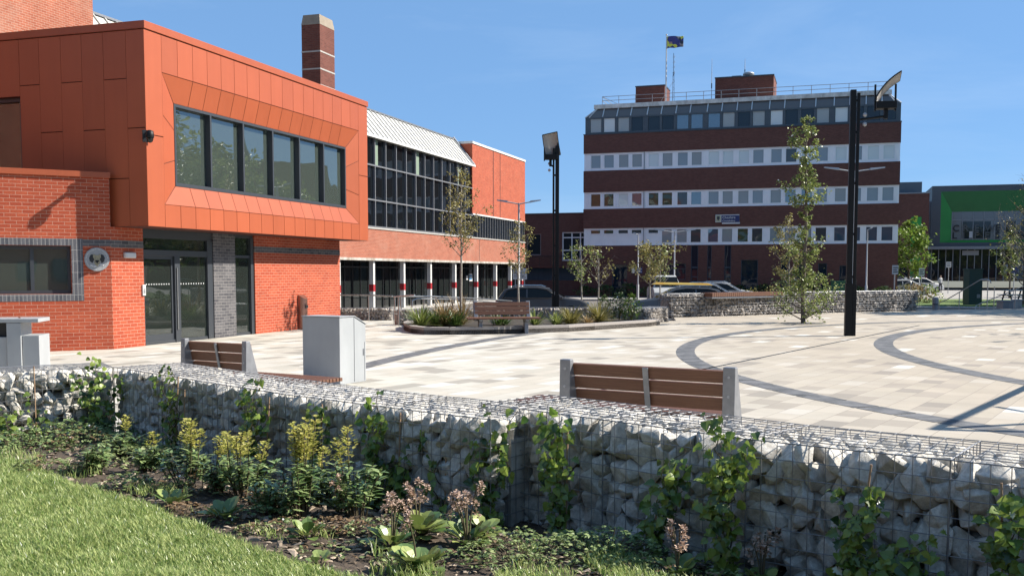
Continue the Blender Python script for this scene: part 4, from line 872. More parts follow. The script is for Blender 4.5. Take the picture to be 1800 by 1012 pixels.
# ================================================================ RAISED PLANTING BED
kp=[G(1160,571),G(1140,573.5),G(1045,580),G(1000,583),G(870,587),G(790,588),G(745,587.5),G(722,585),G(711,580),G(709,576.5),G(716,574)]
t=thing('planter_kerb','low grey granite kerb round the planting bed behind the far bench','kerb',(0,0,0))
kp2=kp[:5]
segs=list(zip(kp,kp[1:]))
for i,(a,b) in enumerate(segs):
    d=(b-a); L=d.length; nrm=Vector((d.y,-d.x,0)).normalized()
    if nrm.dot(Vector((1,31,0))-a)<0: nrm=-nrm
    m=MB(); g_=.004; u=d.normalized()*g_
    vs=[a+u,b-u,b-u+nrm*.22,a+u+nrm*.22]; m.prism([(v.x,v.y) for v in vs][::1],0,.19); obj('kerb_stone',m,M['kerb'],t)
m=MB(); bedp=[(v.x,v.y) for v in kp]+[(-3.4,31.6),(.3,32.9),(4.4,33.2)]; m.prism(bedp[::-1],0,.12); struct('bed_soil',m,pm('dark planting soil',(.03,.022,.015),(.06,.045,.03),scale=8,rough=1,bump=.6,bscale=20))
# ================================================================ BENCHES
def bench(label,loc,rz,sx0=-.98,sx1=.98):
    """local: seat faces -y ... back at y=.2; x along the bench"""
    t=thing('park_bench',label,'bench',loc,rz,'timber slatted benches with grey metal frames')
    W=1.5; lean=.20
    for k in range(3):
        m=MB(); z=.50+k*.118; y=.19+(z-.42)*lean/.45*.6
        Mx=Matrix.Translation((0,y,z))@Matrix.Rotation(-R(12),4,'X'); m.box(-W/2,W/2,0,.038,0,.106,Mx); obj('back_slat',m,M['wood'],t,bevel=.004)
    for i in range(9):
        m=MB(); y=-.34+i*.058; m.box(sx0,sx1,y,y+.045,.40,.44); obj('seat_slat',m,M['wood'],t,bevel=.003)
    for x in (-W/2-.02,W/2-.08,-.025):
        wd=.10 if x!=-.025 else .05
        m=MB(); 
        if x==-.025: Mx=Matrix.Translation((0,.19+.03,.42))@Matrix.Rotation(-R(12),4,'X'); m.box(x,x+wd,.036,.05,0,.43,Mx)
        else:
            pr=[(.16,.34),(.40,.34),(.385,.87),(.325,.872)]
            m.prism(pr,x-.0,x+wd,'x')
        obj('back_support',m,M['bmetal'],t,bevel=.005)
    for x in (max(sx0+.3,-.62 if sx0>-1 else sx0+.35),min(sx1-.3,.62 if sx1<1 else sx1-.35)):
        m=MB(); m.prism([(-.16,0),(.16,0),(.13,.30),(.30,.36),(.30,.40),(-.30,.40),(-.30,.36),(-.13,.30)],x-.05,x+.05,'x'); obj('leg',m,M['bmetal'],t,bevel=.006)
    for x in (-W/2+.03,W/2-.03):
        for z in (.48,.63,.79): yb=.400-(z-.34)*.028; m=MB(); m.tube([(x,yb-.004,z),(x,yb+.005,z)],.012,8); obj('bolt',m,M['lampgrey'],t)
    return t
def bench_at(label,pl,pr,zt,*sx):   # pl, pr: pixels of the top corners of the back, seen from behind; zt their height
    a=G(*pl,zt); b=G(*pr,zt); 
    # seen from behind: left pixel = local +x end
    h=math.atan2(a.y-b.y,a.x-b.x); mid=(a+b)/2; s_=(a-b).length/1.5
    t=bench(label,(0,0,0),h,*sx); t.scale=(s_,1,1)
    off=Matrix.Rotation(h,3,'Z')@Vector((0,.36,0)); t.location=(mid.x-off.x,mid.y-off.y,0); return t
bench_at('wooden slatted bench seen from behind, right of centre behind the gabion wall',(990,633),(1290,648),.86,-.56,1.35)
bench_at('wooden slatted bench seen from behind, left beside the grey lectern box',(322,596),(434,601.5),.86,-1.9,.77)
fb=(G(848,587)+G(920,585))/2; bench('wooden bench facing the plaza in front of the planting bed',(fb.x,fb.y,0),R(2)+math.atan2(.5,1.3)*.25)
# ================================================================ GREY LECTERN BOX and BIN TABLE UNIT
ca,cb,cc=G(533,672),G(598,676.5),G(646,668)
h=math.atan2(cb.y-ca.y,cb.x-ca.x); t=thing('plaza_cabinet','light grey metal cabinet with a sloping top standing on the plaza','cabinet',(ca.x,ca.y,0),h)
W_=(cb-ca).length; m=MB(); D_=.62
prof=[(0,0),(0,.99),(.34,.99),(D_,.86),(D_,0)]
m.prism(prof,0,W_,'x'); obj('body',m,M['greypaint'],t,bevel=.006)
m=MB(); m.prism([(-.012,.992),(-.012,1.004),(.345,1.004),(D_+.01,.872),(D_+.01,.862),(.34,.992)],-.012,W_+.012,'x'); obj('lid',m,M['greypaint'],t,bevel=.002)
m=MB(); m.box(W_,W_+.003,.335,.341,.02,.985); m.box(W_,W_+.003,.585,.589,.02,.6); obj('door_seam',m,M['frame'],t)
m=MB(); m.box(.02,W_-.02,-.003,.0,.01,.02); m.box(W_+.0005,W_+.008,.55,.57,.4,.5); obj('lock',m,M['bmetal'],t)
# table-like bin unit at far left
q0=G(78,672,0); q1=Vector((-7.05,14.6,0)); 
hp_=AT(40,640,14.6); t=thing('litter_bin_unit','pale grey metal bin unit with a flat canopy at the left edge','bin',(hp_.x,hp_.y,0),R(10))
s_=14.6/F
m=MB(); m.box(-.62,.30,-.25,.35,.93,.985); obj('canopy_top',m,M['greypaint'],t,bevel=.006)
m=MB(); m.box(-.135,.055,-.24,.3,0,.925); obj('centre_post',m,M['greypaint'],t,bevel=.005)
m=MB(); m.box(.062,.29,-.2,.34,0,.74); obj('bin_body',m,M['greypaint'],t,bevel=.005)
m=MB(); m.box(-.60,-.142,-.2,.34,0,.72); obj('bin_body',m,M['greypaint'],t,bevel=.005)
m=MB(); m.box(-.30,-.145,-.1,.3,.722,.92); obj('dark_opening',m,M['frame2'],t)
m=MB(); m.tube([(-.02,-.242,.14),(-.02,-.246,.14)],.018,10); m.tube([(.02,-.1,.986),(-.02,-.05,1.0)],.01,5); obj('lock',m,M['chrome'],t)
# ================================================================ LAMP POSTS
def axes(X,Y,rz):
    X=Vector(X).normalized(); Y=Vector(Y); Z=X.cross(Y).normalized(); Y=Z.cross(X); return Matrix.Rotation(-rz,4,'Z')@Matrix((X,Y,Z)).transposed().to_4x4()
def plaza_lamp(label,base,rz,panel_rot,arm=.72,sleeve=1.36):
    t=thing('plaza_lamp_post',label,'lamp post',(base.x,base.y,0),rz,'tall black twin column lamp posts with mirror panels')
    m=MB(); m.box(-.17,-.03,-.07,.07,0,6.3); obj('column',m,M['black'],t,bevel=.006)
    m=MB(); m.box(.0,.07,-.06,.06,0,6.22); obj('column',m,M['black'],t,bevel=.006)
    m=MB(); m.box(-.185,-.015,-.09,.09,0,sleeve); obj('sleeve',m,M['black'],t,bevel=.006)
    m=MB(); m.box(-.012,.085,-.08,.08,0,sleeve-.02); obj('sleeve',m,M['black'],t,bevel=.006)
    m=MB()
    for z in (1.5,2.6,3.9,5.2,6.0): m.box(-.032,.002,-.04,.04,z,z+.06)
    obj('spacers',m,M['black'],t)
    m=MB(); m.tube([(.05,0,5.55),(arm,0,5.62)],.032,8); obj('arm',m,M['black'],t)
    m=MB(); m.box(arm-.06,arm+.04,-.05,.05,5.55,5.85); m.box(arm-.27,arm+.23,-.16,.16,5.8,5.98); obj('projector_head',m,M['black'],t,bevel=.008)
    m=MB()
    for y in(-.30,.30): pass
    for x in (arm-.28,arm+.22): m.box(x-.02,x+.02,-.03,.03,5.75,6.42)
    obj('panel_bracket',m,M['black'],t)
    m=MB()
    for z in (5.66,5.42): m.lathe([(.001,-.06),(.05,-.03),(.05,.03),(.001,.06)],(.19,-.05,z),10)
    obj('small_sensors',m,M['lampgrey'],t)
    # curved rectangular panel
    Wp,Lp=.55,.88; vs=[];n=10; th=.03; top=[];bot=[]
    for i in range(n+1):
        s=(i/n-.5)*Lp; zz=-.35*s*s
        top.append((s,zz)); bot.append((s,zz-th))
    Mx=Matrix.Translation((arm-.03,0,6.36))@panel_rot
    m=MB()
    for i in range(n):
        (a,az),(b,bz)=top[i],top[i+1]; (c_,cz),(d,dz)=bot[i],bot[i+1]
        P=[Vector((x,y,z)) for x,z in ((a,az),(b,bz),(d,dz),(c_,cz)) for y in (-Wp/2,Wp/2)]
        P=[Mx@p for p in P]; m.raw(P,[(0,2,3,1),(6,4,5,7)]+([(0,1,7,6)] if i==0 else [])+([(3,2,4,5)] if i==n-1 else [])+[(0,6,4,2),(1,3,5,7)],True)
    pn=obj('mirror_panel',m,M['panel'],t)
    m=MB(); f=.02
    for yy in (-Wp/2,Wp/2):
        m.tube([Mx@Vector((s,yy,z-th/2)) for s,z in top],.02,4,smooth=False)
    for s,z in (top[0],top[-1]): m.tube([Mx@Vector((s,-Wp/2,z-th/2)),Mx@Vector((s,Wp/2,z-th/2))],.02,4,smooth=False)
    obj('frame',m,M['black'],pn)
    return t
bR=G(1497,590); plaza_lamp('tall black twin column lamp post in the middle of the right side of the plaza',bR,R(-8),axes((.64,0,.67),(.22,.5,-.07),R(-8)))
bL=G(974,556); plaza_lamp('tall black twin column lamp post behind the bench and planting bed',bL,R(180),axes((-.15,-.35,.8),(.53,.1,0),R(180)),arm=.16,sleeve=.8)
t=thing('shadow_tripod','guessed leaning tripod off the right edge, added to cast the crossed shadow','mast',(9.6,11.6,0))  # unseen invented mast, legs placed so their shadows cross the paving
for p in ((8.5,15.8,0),(10.2,9.2,0),(12.6,13.2,0)): m=MB(); m.tube([Vector(p)-Vector((9.6,11.6,0)),(0.04,-.3,4.1)],.055,10); obj('leg',m,M['lampgrey'],t)
m=MB(); m.tube([(-.36,1.2,2.6),(.3,-1.2,2.6)],.03,8); obj('cross_bar',m,M['lampgrey'],t)
def street_lamp(label,px,ytop,Y,arms,reach=1.1,zb=-.5,r=.06,yb=None):
    p=AT(px,ytop,Y); t=thing('street_lamp',label,'street lamp',(p.x,p.y,zb),0,'slim grey street lamps'); h=p.z-zb
    m=MB(); m.tube([(0,0,0),(0,0,1.2),(0,0,1.25),(0,0,h)],[r*1.5,r*1.5,r,r*.7],10); obj('column',m,M['lampgrey'],t)
    for s in arms:
        m=MB(); m.tube([(0,0,h-.05),(s*reach*.5,0,h+.02),(s*reach,0,h+.08)],.03,8); obj('arm',m,M['lampgrey'],t)
        m=MB(); x0,x1=s*reach*.75,s*reach*1.45; m.raw([(x0,-.09,h+.02),(x1,-.05,h+.12),(x1,.05,h+.12),(x0,.09,h+.02),(x0,-.07,h+.12),(x1,-.04,h+.17),(x1,.04,h+.17),(x0,.07,h+.12)],[(0,1,2,3),(7,6,5,4),(0,4,5,1),(1,5,6,2),(2,6,7,3),(3,7,4,0)]); obj('lamp_head',m,M['lampgrey'],t)
    return t
street_lamp('grey street lamp with two arms by the end of the glass fronted building',912,357,50,(-1,1),.75)
street_lamp('grey street lamp with two arms in front of the office windows',1186,407,70,(-1,1),1.0)
street_lamp('grey street lamp with two arms standing behind the tall black lamp post',1502,300,46,(-1,1),.95)
street_lamp('slim single arm street lamp with the blue sign',1122,412,76,(-1,),.25)
street_lamp('slim single arm street lamp right of the black lamp post',1525,403,70,(1,),.25)
# ================================================================ SIGNS, RAILS, STREET THINGS
def post_sign(label,px,y0,y1,x0,x1,Y,face,zb=-.5,posts=1,glyph=None):
    a=AT(x0,y1,Y); b=AT(x1,y0,Y); c=AT(px,y1,Y); t=thing('street_sign',label,'sign',(c.x,c.y,zb),0)
    m=MB(); m.tube([(0,0.04,0),(0,0.04,b.z-zb)],.035,8); obj('post',m,M['lampgrey'],t)
    m=MB(); m.box(a.x-c.x,b.x-c.x,-.03,0,a.z-zb,b.z-zb); obj('board',m,face,t)
    w_=b.x-a.x; h_=b.z-a.z; m=MB()
    for i in range(3): m.box(a.x-c.x+w_*.12,a.x-c.x+w_*(.9-.15*(i%2)),-.034,-.031,a.z-zb+h_*(.2+.24*i),a.z-zb+h_*(.3+.24*i))
    obj('lettering_lines',m,glyph or M['frame'],t); return t
t=post_sign('small blue and white direction sign on the slim street lamp',1122,470,480,1117,1129,75.8,M['signblue'],glyph=M['signwhite'])
m=MB(); a=AT(1110,480,75.8); b=AT(1116.5,470,75.8); m.box(a.x-t.location.x,b.x-t.location.x,-.03,0,a.z+.5,b.z+.5); obj('white_symbol_board',m,M['signwhite'],t)
post_sign('white sign on a post at the right corner of the office block',1573,466,482,1568,1579,60,M['signwhite'])
post_sign('white sign on a post in front of the green panelled building',1620,471,485,1615,1625,75,M['signwhite'])
post_sign('small white sign on a post near the leisure building entrance',1668,460,470,1663,1672,95,M['signwhite'])
t=thing('roadworks_sign','white and blue post signs by the leisure building','sign',AT(1782,500,90)); t.location.z=-.4; m=MB(); m.tube([(0,0,0),(0,0,2.6)],.05,8); obj('post',m,M['lampgrey'],t); m=MB(); m.box(-.25,.25,-.05,-.02,2.0,2.6); obj('board',m,M['signblue'],t)
def rail_thing(label,top,posts,r=.024,zg=0,grp='stainless handrails'):
    t=thing('handrail',label,'handrail',tuple(top[0].xy)+(0,),0,grp); o=Vector(t.location)
    m=MB(); m.tube([p-o for p in top],r,8); obj('rail',m,M['steel'],t)
    for p,z in posts: m=MB(); m.tube([Vector((p.x,p.y,z))-o,p-o],r*.95,8); obj('post',m,M['steel'],t)
    return t
z9=lambda x,y,Y: AT(x,y,Y)
rail_thing('stainless handrail beside the hall, left of the ramp',[z9(597,518.5,35),z9(645,518.5,34.2),z9(690,520.5,33)],[(z9(648,518.5,34.2),0),(z9(694,521,32.8),0)])
rail_thing('stainless handrail at the ramp foot with a raised bright end',[z9(692,521.5,31.1),z9(701,520.5,31),z9(729,518.5,30.4)],[(z9(701,520.5,31),0)])
rail_thing('long upper stainless handrail descending behind the planting bed',[z9(704,521,34),z9(760,521,36),z9(830,524,40),z9(900,529,45)],[(z9(705,521,34),0),(z9(766,521,36),0),(z9(832,524,40),-.3)])
rail_thing('lower stainless handrail with a bent end behind the planting bed',[z9(724,540,35),z9(725,528,35),z9(733,525,35.2),z9(800,526,38.5),z9(895,533,44)],[(z9(745,525,36),0),(z9(795,526,38.3),-.2),(z9(850,530,41),-.3)])
rail_thing('stainless handrail beside the steps with a hooked top',[z9(1648,533,52),z9(1664,526.5,50),z9(1724,491.5,46),z9(1737,491.5,45.4),z9(1741,494,45.3),z9(1742,498,45.3)],[(z9(1651,532,51.5),-.5),(z9(1686.5,514,48.5),-.5),(z9(1736.5,492,45.4),-.5)])
rail_thing('second stainless handrail beside the steps rising to the right edge',[z9(1714,546,53),z9(1716,537,53),z9(1722,534,53),z9(1800,503,49),z9(1830,491,47)],[(z9(1748,504,46.5),-.5),(z9(1785,509,49.5),-.5),(z9(1722,534,53),-.5)])
rail_thing('short stainless handrail behind the right end of the far gabions',[z9(1574,512,56),z9(1594,497,53),z9(1601,495,52),z9(1603,500,52)],[(z9(1600.5,495,52),-.5)])
t=thing('bollard','dark banded bollard by the far plaza edge','bollard',tuple(AT(1644,540,47).xy)+(-.5,)); m=MB(); m.lathe([(.13,0),(.13,.62),(.10,.66),(.14,.68),(.14,.96),(.001,1.0)],n=16,smooth=False); obj('body',m,M['bmetal'],t); m=MB(); m.lathe([(.135,.64),(.135,.72)],n=16); obj('band',m,M['frame2'],t)
def cab(label,x0,x1,y0,y1,Y,mt,zb=-.45,d=.8,rz=0):
    a=AT(x0,y1,Y); b=AT(x1,y0,Y); t=thing('street_cabinet',label,'cabinet',(a.x,a.y,zb),rz); w_=b.x-a.x; h_=b.z-zb
    m=MB(); m.box(0,w_,0,d,0,h_-.06); obj('body',m,mt,t,bevel=.01); m=MB(); m.box(-.04,w_+.04,-.04,d+.04,h_-.06,h_); obj('lid',m,mt,t,bevel=.01)
    m=MB(); m.box(w_*.6,w_*.85,-.012,-.002,h_*.22,h_*.32); obj('label_plate',m,M['bmetal'],t); m=MB(); m.box(w_*.497,w_*.503,-.004,-.001,.05,h_-.1); obj('door_seam',m,M['frame2'],t); return t
cab('tall dark green street cabinet beyond the steps',1703,1728,472,523,62,pm('dark green cabinet paint',(.008,.05,.045),rough=.5),zb=-.45)
cab('grey low utility cabinet at the right end of the steps',1763,1782,528,546,50,M['bmetal'],zb=-.5,d=.7)
cab('white low utility box beside the grey cabinet',1785,1797,526,537,52,M['greypaint'],zb=-.3,d=.4)
cab('green low cabinet against the office block wall',1466,1505,494,512,74,pm('green cabinet paint',(.01,.10,.05),rough=.5),zb=-.5)
cab('tall brown timber post clad board beside the green street cabinet',1696,1702,473,510,66,M['bark'],zb=-.45,d=.3)
t=thing('picnic_bench','dark bench on the verge at the right edge','bench',tuple(AT(1785,495,70).xy)+(-.36,),R(8))
m=MB(); m.box(-.9,.9,-.35,.35,.72,.78); obj('top',m,M['lampgrey'],t)
for s in(-1,1): m=MB(); m.box(-.9,.9,s*.6-.13,s*.6+.13,.42,.47); obj('seat',m,M['lampgrey'],t)
for x in(-.6,.6): m=MB(); m.prism([(-.6,0),(-.5,0),(-.2,.72),(-.3,.72)],x-.03,x+.03,'x'); m.prism([(.5,0),(.6,0),(.3,.72),(.2,.72)],x-.03,x+.03,'x'); m.box(x-.03,x+.03,-.6,.6,.36,.42); obj('leg_frame',m,M['frame2'],t)
# ================================================================ CARS
def paint(name,c,met=.0): return pm(name,c,rough=.4,metal=min(met,.3),coat=.35)
CG=panem('car glass',(.012,.014,.013),ior=1.35)
def car(label,loc,rz,pnt,kind='hatch',extra=None,cat='car'):
    """x forward; length 4.2"""
    t=thing('parked_car' if cat=='car' else 'parked_van',label,cat,loc,rz,'vehicles parked beyond the plaza')
    if kind=='van':
        low=[(-2.4,.35),(-2.45,1.0),(-2.4,1.9),(1.05,1.95),(1.15,1.1),(2.0,1.0),(2.25,.85),(2.3,.4)]; W=.92
        belt,roof=1.15,1.93; gp=[(-2.3,1.2),(-2.25,1.75),(.95,1.78),(1.5,1.2)]
        side=[(-2.4,.3),(-2.45,1.0),(-2.38,1.93),(.75,1.95),(1.0,1.88),(1.55,1.15),(2.1,1.02),(2.3,.85),(2.32,.35)]
    else:
        side=[(-2.1,.32),(-2.14,.75),(-2.05,.95),(-1.75,1.38),(-1.35,1.47),(-.3,1.50),(.25,1.42),(1.05,.98),(1.75,.88),(2.05,.72),(2.12,.35)]; W=.88; belt=.93; gp=[(-1.85,.98),(-1.60,1.33),(-1.25,1.41),(-.3,1.43),(.18,1.36),(.85,.98)]
    secs=[(-1,0),(-.93,.12),(0,.0),(.93,.12),(1,0)]
    # body loft: the profile is repeated over the width, tucked in above the belt line
    ys=[-W,-W*.97,-W*.6,W*.6,W*.97,W]; m=MB(); vs=[]; n=len(side)
    for yi,y in enumerate(ys):
        e=abs(y)/W
        for (x,z) in side:
            tuck=max(0,(z-belt))*.34 if e>.9 else 0
            zz=z-(.05 if e>.99 else 0)*(1 if z>belt else .4) ; xx=x*(1-.035*(e>.99)-.01*(e>.9))
            vs.append((xx,y-math.copysign(tuck,y),zz))
    fs=[(a*n+i,a*n+i+1,(a+1)*n+i+1,(a+1)*n+i) for a in range(len(ys)-1) for i in range(n-1)]+[tuple(range(n)),tuple(range(5*n,6*n))[::-1]]+[(0,n,2*n,3*n,4*n,5*n),((n-1),2*n-1,3*n-1,4*n-1,5*n-1,6*n-1)[::-1]]+[(a*n,a*n+n-1,(a+1)*n+n-1,(a+1)*n) for a in range(5)]
    m.raw(vs,fs,True); bo=obj('body',m,pnt,t)
    bo.data.set_sharp_from_angle(angle=R(38))
    for s in(-1,1):
        m=MB(); yy=lambda z: s*(W+.004-max(0,z-belt)*.34)
        P=[(x,yy(z),z) for x,z in gp]; P=P if s<0 else P[::-1]; m.face(*P); m.face(*[(x,y-s*.01,z) for x,y,z in P][::-1]); obj('side_glass',m,CG,t)
        m=MB(); 
        for x in ((-.25,.85) if kind!='van' else (.2,)): m.box(x-.0,x+.05,s*W-.012,s*W+.012,belt-.0,1.3) if 0 else None
        
        if kind!='van': m=MB(); m.tube([(x,yy(z)+s*.012,z) for x,z in gp+[gp[0]]],.026,5); obj('window_trim',m,M['chrome'],t)
        mp_=[(-.75,1.38),(-.68,1.40),(-.68,.96),(-.75,.96)]; m.face(*[(x,yy(z)+s*.006,z) for x,z in (mp_ if s<0 else mp_[::-1])]); obj('pillar',m,pnt,t)
        m=MB(); m.box(.75,.92,s*(W+.12)-.06,s*(W+.12)+.06,.93,1.05); obj('wing_mirror',m,pnt,t,bevel=.02)
        m=MB(); m.box(2.0 if kind!='van' else 2.2,2.11 if kind!='van' else 2.31,s*.62-.16,s*.62+.16,.62,.75); obj('headlight',m,M['chrome'],t,bevel=.02)
        m=MB(); m.box(-2.15 if kind!='van' else -2.46,-2.05,s*.66-.13,s*.66+.13,.72,.88); obj('tail_light',m,M['red'],t)
        for x in(-1.3,1.3):
            m=MB(); m.tube([(x,s*(W-.2),.32),(x,s*(W+.01),.32)],.32,20); wh=obj('wheel',m,M['rubber'],t); m=MB(); m.tube([(x,s*(W),.32),(x,s*(W+.02),.32)],.2,16); obj('rim',m,M['lampgrey'],wh)
    fr=side
    m=MB()
    if kind=='van': a,b=(1.03,1.83),(1.5,1.22)
    else: a,b=(.29,1.39),(.98,1.01)
    m.face((a[0]+.02,-W*.72,a[1]+.015),(b[0]+.02,-W*.85,b[1]+.015),(b[0]+.02,W*.85,b[1]+.015),(a[0]+.02,W*.72,a[1]+.015)); obj('windscreen',m,CG,t)
    if kind!='van':
        a,b=(-2.03,1.0),(-1.78,1.34); m=MB(); m.face((a[0]-.02,-W*.82,a[1]+.01),(b[0]-.02,-W*.7,b[1]+.01),(b[0]-.02,W*.7,b[1]+.01),(a[0]-.02,W*.82,a[1]+.01)); obj('rear_window',m,CG,t)
        for s in (-1,1): m=MB(); m.tube([(-1.4,s*.62,1.50),(-1.2,s*.62,1.55),(-.1,s*.62,1.55),(.1,s*.62,1.48)],.018,6); obj('roof_rail',m,M['chrome'],t)
    else: m=MB(); m.box(2.30,2.34,-.5,.5,.5,.75); obj('grille',m,M['frame2'],t)
    m=MB(); m.box(2.10 if kind!='van' else 2.31,2.13 if kind!='van' else 2.35,-.26,.26,.42,.53); obj('number_plate',m,M['signwhite'],t)
    return t
def gp_(x,Y,z=-.5): p=AT(x,500,Y); return (p.x,p.y,z)
car('dark grey hatchback parked facing right behind the far bench',gp_(955,46.5),R(-4),paint('dark graphite paint',(.075,.07,.068)))
c2=car('blue grey car with a modelled yellow reflection on its roof, half hidden by the far gabions',gp_(1192,45),R(176),paint('blue grey paint',(.12,.13,.14)))
yb_=thing('roof_reflection_slab','orange and yellow reflection on the blue grey car roof, modelled as a slab','board',tuple(c2.location),R(176)); m=MB()  # slab stands in for an orange yellow reflection on the car
m.raw([(-1.5+.0,-.42,1.56),(1.2,-.42,1.60),(1.2,.42,1.60),(-1.5,.42,1.56),(-1.3,-.3,1.66),(1.0,-.3,1.70),(1.0,.3,1.70),(-1.3,.3,1.66)],[(3,2,1,0),(4,5,6,7),(0,1,5,4),(1,2,6,5),(2,3,7,6),(3,0,4,7)]); obj('board',m,pm('painted orange yellow reflection',(.55,.30,.03),(.6,.45,.1),scale=2,rough=.35),yb_,bevel=.03)
m=MB(); m.box(-.8,-.76,-.6,.6,1.50,1.57); m.box(.3,.34,-.6,.6,1.5,1.6); obj('reflection_slab_bars',m,M['frame2'],yb_)
car('white van parked facing the plaza beside the office block',gp_(1168,66),R(-92),paint('white van paint',(.55,.55,.52),0),'van',cat='van')
car('silver estate car parked in front of the office doors',gp_(1252,60),R(-12),paint('silver paint',(.42,.44,.46),.5))
car('white car parked just beyond the silver estate car',gp_(1276,66),R(-16),paint('white paint',(.6,.6,.6),0))
car('silver car parked at the corner of the office block',gp_(1592,88),R(8),paint('pale silver paint',(.4,.42,.43),.5))
car('white car parked beside the grass verge',gp_(1618,100,-.4),R(14),paint('off white paint',(.55,.55,.55),0))
car('dark car further along the street in front of the leisure building',gp_(1604,116,-.4),R(14),paint('dark paint',(.03,.03,.035)))
# small far person by the leisure building
def person(label,loc,rz,shirt,hgt=1.72):
    t=thing('person',label,'person',loc,rz)
    import bmesh as _b
    J=[((0,0,.95),.13),((0,0,1.2),.13),((0,0,1.42),.12),((0,0,1.52),.05),((0,0,1.62),.085),((0,0,1.72),.07),((.19,0,1.40),.05),((.24,.02,1.12),.042),((.20,-.10,.92),.035),((-.19,0,1.40),.05),((-.25,.03,1.12),.042),((-.22,-.06,.88),.035),((.09,0,.88),.09),((.10,-.04,.48),.06),((.10,.03,.08),.04),((.10,-.12,.04),.035),((-.09,0,.88),.09),((-.10,.06,.48),.06),((-.10,.12,.08),.04),((-.10,-.02,.04),.035)]
    E_=[(0,1),(1,2),(2,3),(3,4),(4,5),(2,6),(6,7),(7,8),(2,9),(9,10),(10,11),(0,12),(12,13),(13,14),(14,15),(0,16),(16,17),(17,18),(18,19)]
    me=bpy.data.meshes.new('person_body'); me.from_pydata([j[0] for j in J],E_,[]); o=bpy.data.objects.new('body',me); sc.collection.objects.link(o); o.parent=t
    k=o.modifiers.new('s','SKIN'); 
    for i,j in enumerate(J): me.skin_vertices[0].data[i].radius=(j[1],j[1]*.8)
    me.skin_vertices[0].data[0].use_root=True; o.modifiers.new('u','SUBSURF').levels=2; o.modifiers['u'].render_levels=2
    mt,tt,bb=newmat('clothed figure'); g_=nd(tt,'ShaderNodeTexCoord'); sx=nd(tt,'ShaderNodeSeparateXYZ'); tt.links.new(g_.outputs['Object'],sx.inputs[0]); rr=nd(tt,'ShaderNodeValToRGB'); rr.color_ramp.interpolation='CONSTANT'; e=rr.color_ramp.elements; e[0].color=(.02,.02,.03,1); e[1].position=.54; e[1].color=col(shirt); q=e.new(.835); q.color=(.45,.28,.2,1); q=e.new(.915); q.color=(.08,.05,.03,1)
    dv=nd(tt,'ShaderNodeMath',operation='DIVIDE'); dv.inputs[1].default_value=1.8; tt.links.new(sx.outputs[2],dv.inputs[0]); tt.links.new(dv.outputs[0],rr.inputs[0]); tt.links.new(rr.outputs[0],bb.inputs['Base Color']); me.materials.append(mt); return t
p=AT(1653,505,98); person('person in a white top and dark trousers walking by the leisure building',(p.x,p.y,-.37),R(20),(.6,.6,.6))
# ================================================================ LAWN, BED AND PLANTS
def pip(p,poly):
    x,y=p; c=False; n=len(poly)
    for i in range(n):
        x1,y1=poly[i]; x2,y2=poly[(i+1)%n]
        if (y1>y)!=(y2>y) and x<(x2-x1)*(y-y1)/(y2-y1)+x1: c=not c
    return c
bedarea=[(p.x+.12,p.y+.13) for p in WL[:]]+[(30,-40),(-40,-40)]
lawn_edge=[G(x,y,.33) for x,y in ((-260,785),(-60,803),(60,828),(150,868),(290,905),(380,948),(455,984),(555,1012),(690,1040),(1100,1075))]
lawnpoly=[(p.x,p.y) for p in lawn_edge]+[(.2,1.0),(-12,1.0),(-14,6.0)]
def wdist(x,y):
    best=9
    for a,b in zip(WFL,WFL[1:]):
        dx,dy=b[0]-a[0],b[1]-a[1]; t=max(0,min(1,((x-a[0])*dx+(y-a[1])*dy)/(dx*dx+dy*dy))); best=min(best,math.hypot(x-a[0]-t*dx,y-a[1]-t*dy))
    return best
WFL=[(p.x,p.y) for p in [C0-ld*4]+lp_[:-1]+[R0,R1,R2,R2+rd2*6]]
def gz(x,y): d=wdist(x,y); return .215+.11*(1-math.exp(-(d/.35)**2))+.030*noise.noise(Vector((x*1.3,y*1.3,3)))+.014*noise.noise(Vector((x*5,y*5,7)))
soil=pm('mulched soil',(.04,.028,.02),(.13,.095,.065),scale=14,rough=1,bump=1,bscale=35,detail=8)
st=.07; m=MB(); idx={}; x0_,x1_,y0_,y1_=-8.5,6.0,1.5,10.5
nx,ny=int((x1_-x0_)/st),int((y1_-y0_)/st); vs=[];fs=[]
for j in range(ny+1):
    for i in range(nx+1): x,y=x0_+i*st,y0_+j*st; vs.append((x,y,gz(x,y)))
for j in range(ny):
    for i in range(nx):
        if pip((x0_+(i+.5)*st,y0_+(j+.5)*st),[(a+.12,b+.12) for a,b in bedarea[:-2]]+bedarea[-2:]): a=j*(nx+1)+i; fs.append((a,a+1,a+nx+2,a+nx+1))
m.raw(vs,fs,True); struct('soil',m,soil,uvs=False)
m=MB(); m.prism([(-60,-60),(60,-60),(60,-30)]+[],-.6,.1) if 0 else None
m.face(*[(a,b,.12) for a,b in bedarea][::-1]); struct('outer_lawn',m,pm('rough grass ground',(.06,.10,.02),(.10,.14,.04),scale=3,rough=1))
rn=random.Random(3)
m=MB(); ins=[]
for j in range(ny):
    for i in range(nx):
        if pip((x0_+(i+.5)*st,y0_+(j+.5)*st),lawnpoly): a=j*(nx+1)+i; ins.append((a,a+1,a+nx+2,a+nx+1))
m.raw([(x,y,z+.022) for x,y,z in vs],ins,True); struct('lawn',m,pm('lawn soil under grass',(.07,.10,.025),(.13,.16,.05),scale=20,rough=1,bump=.8,bscale=60),uvs=False)
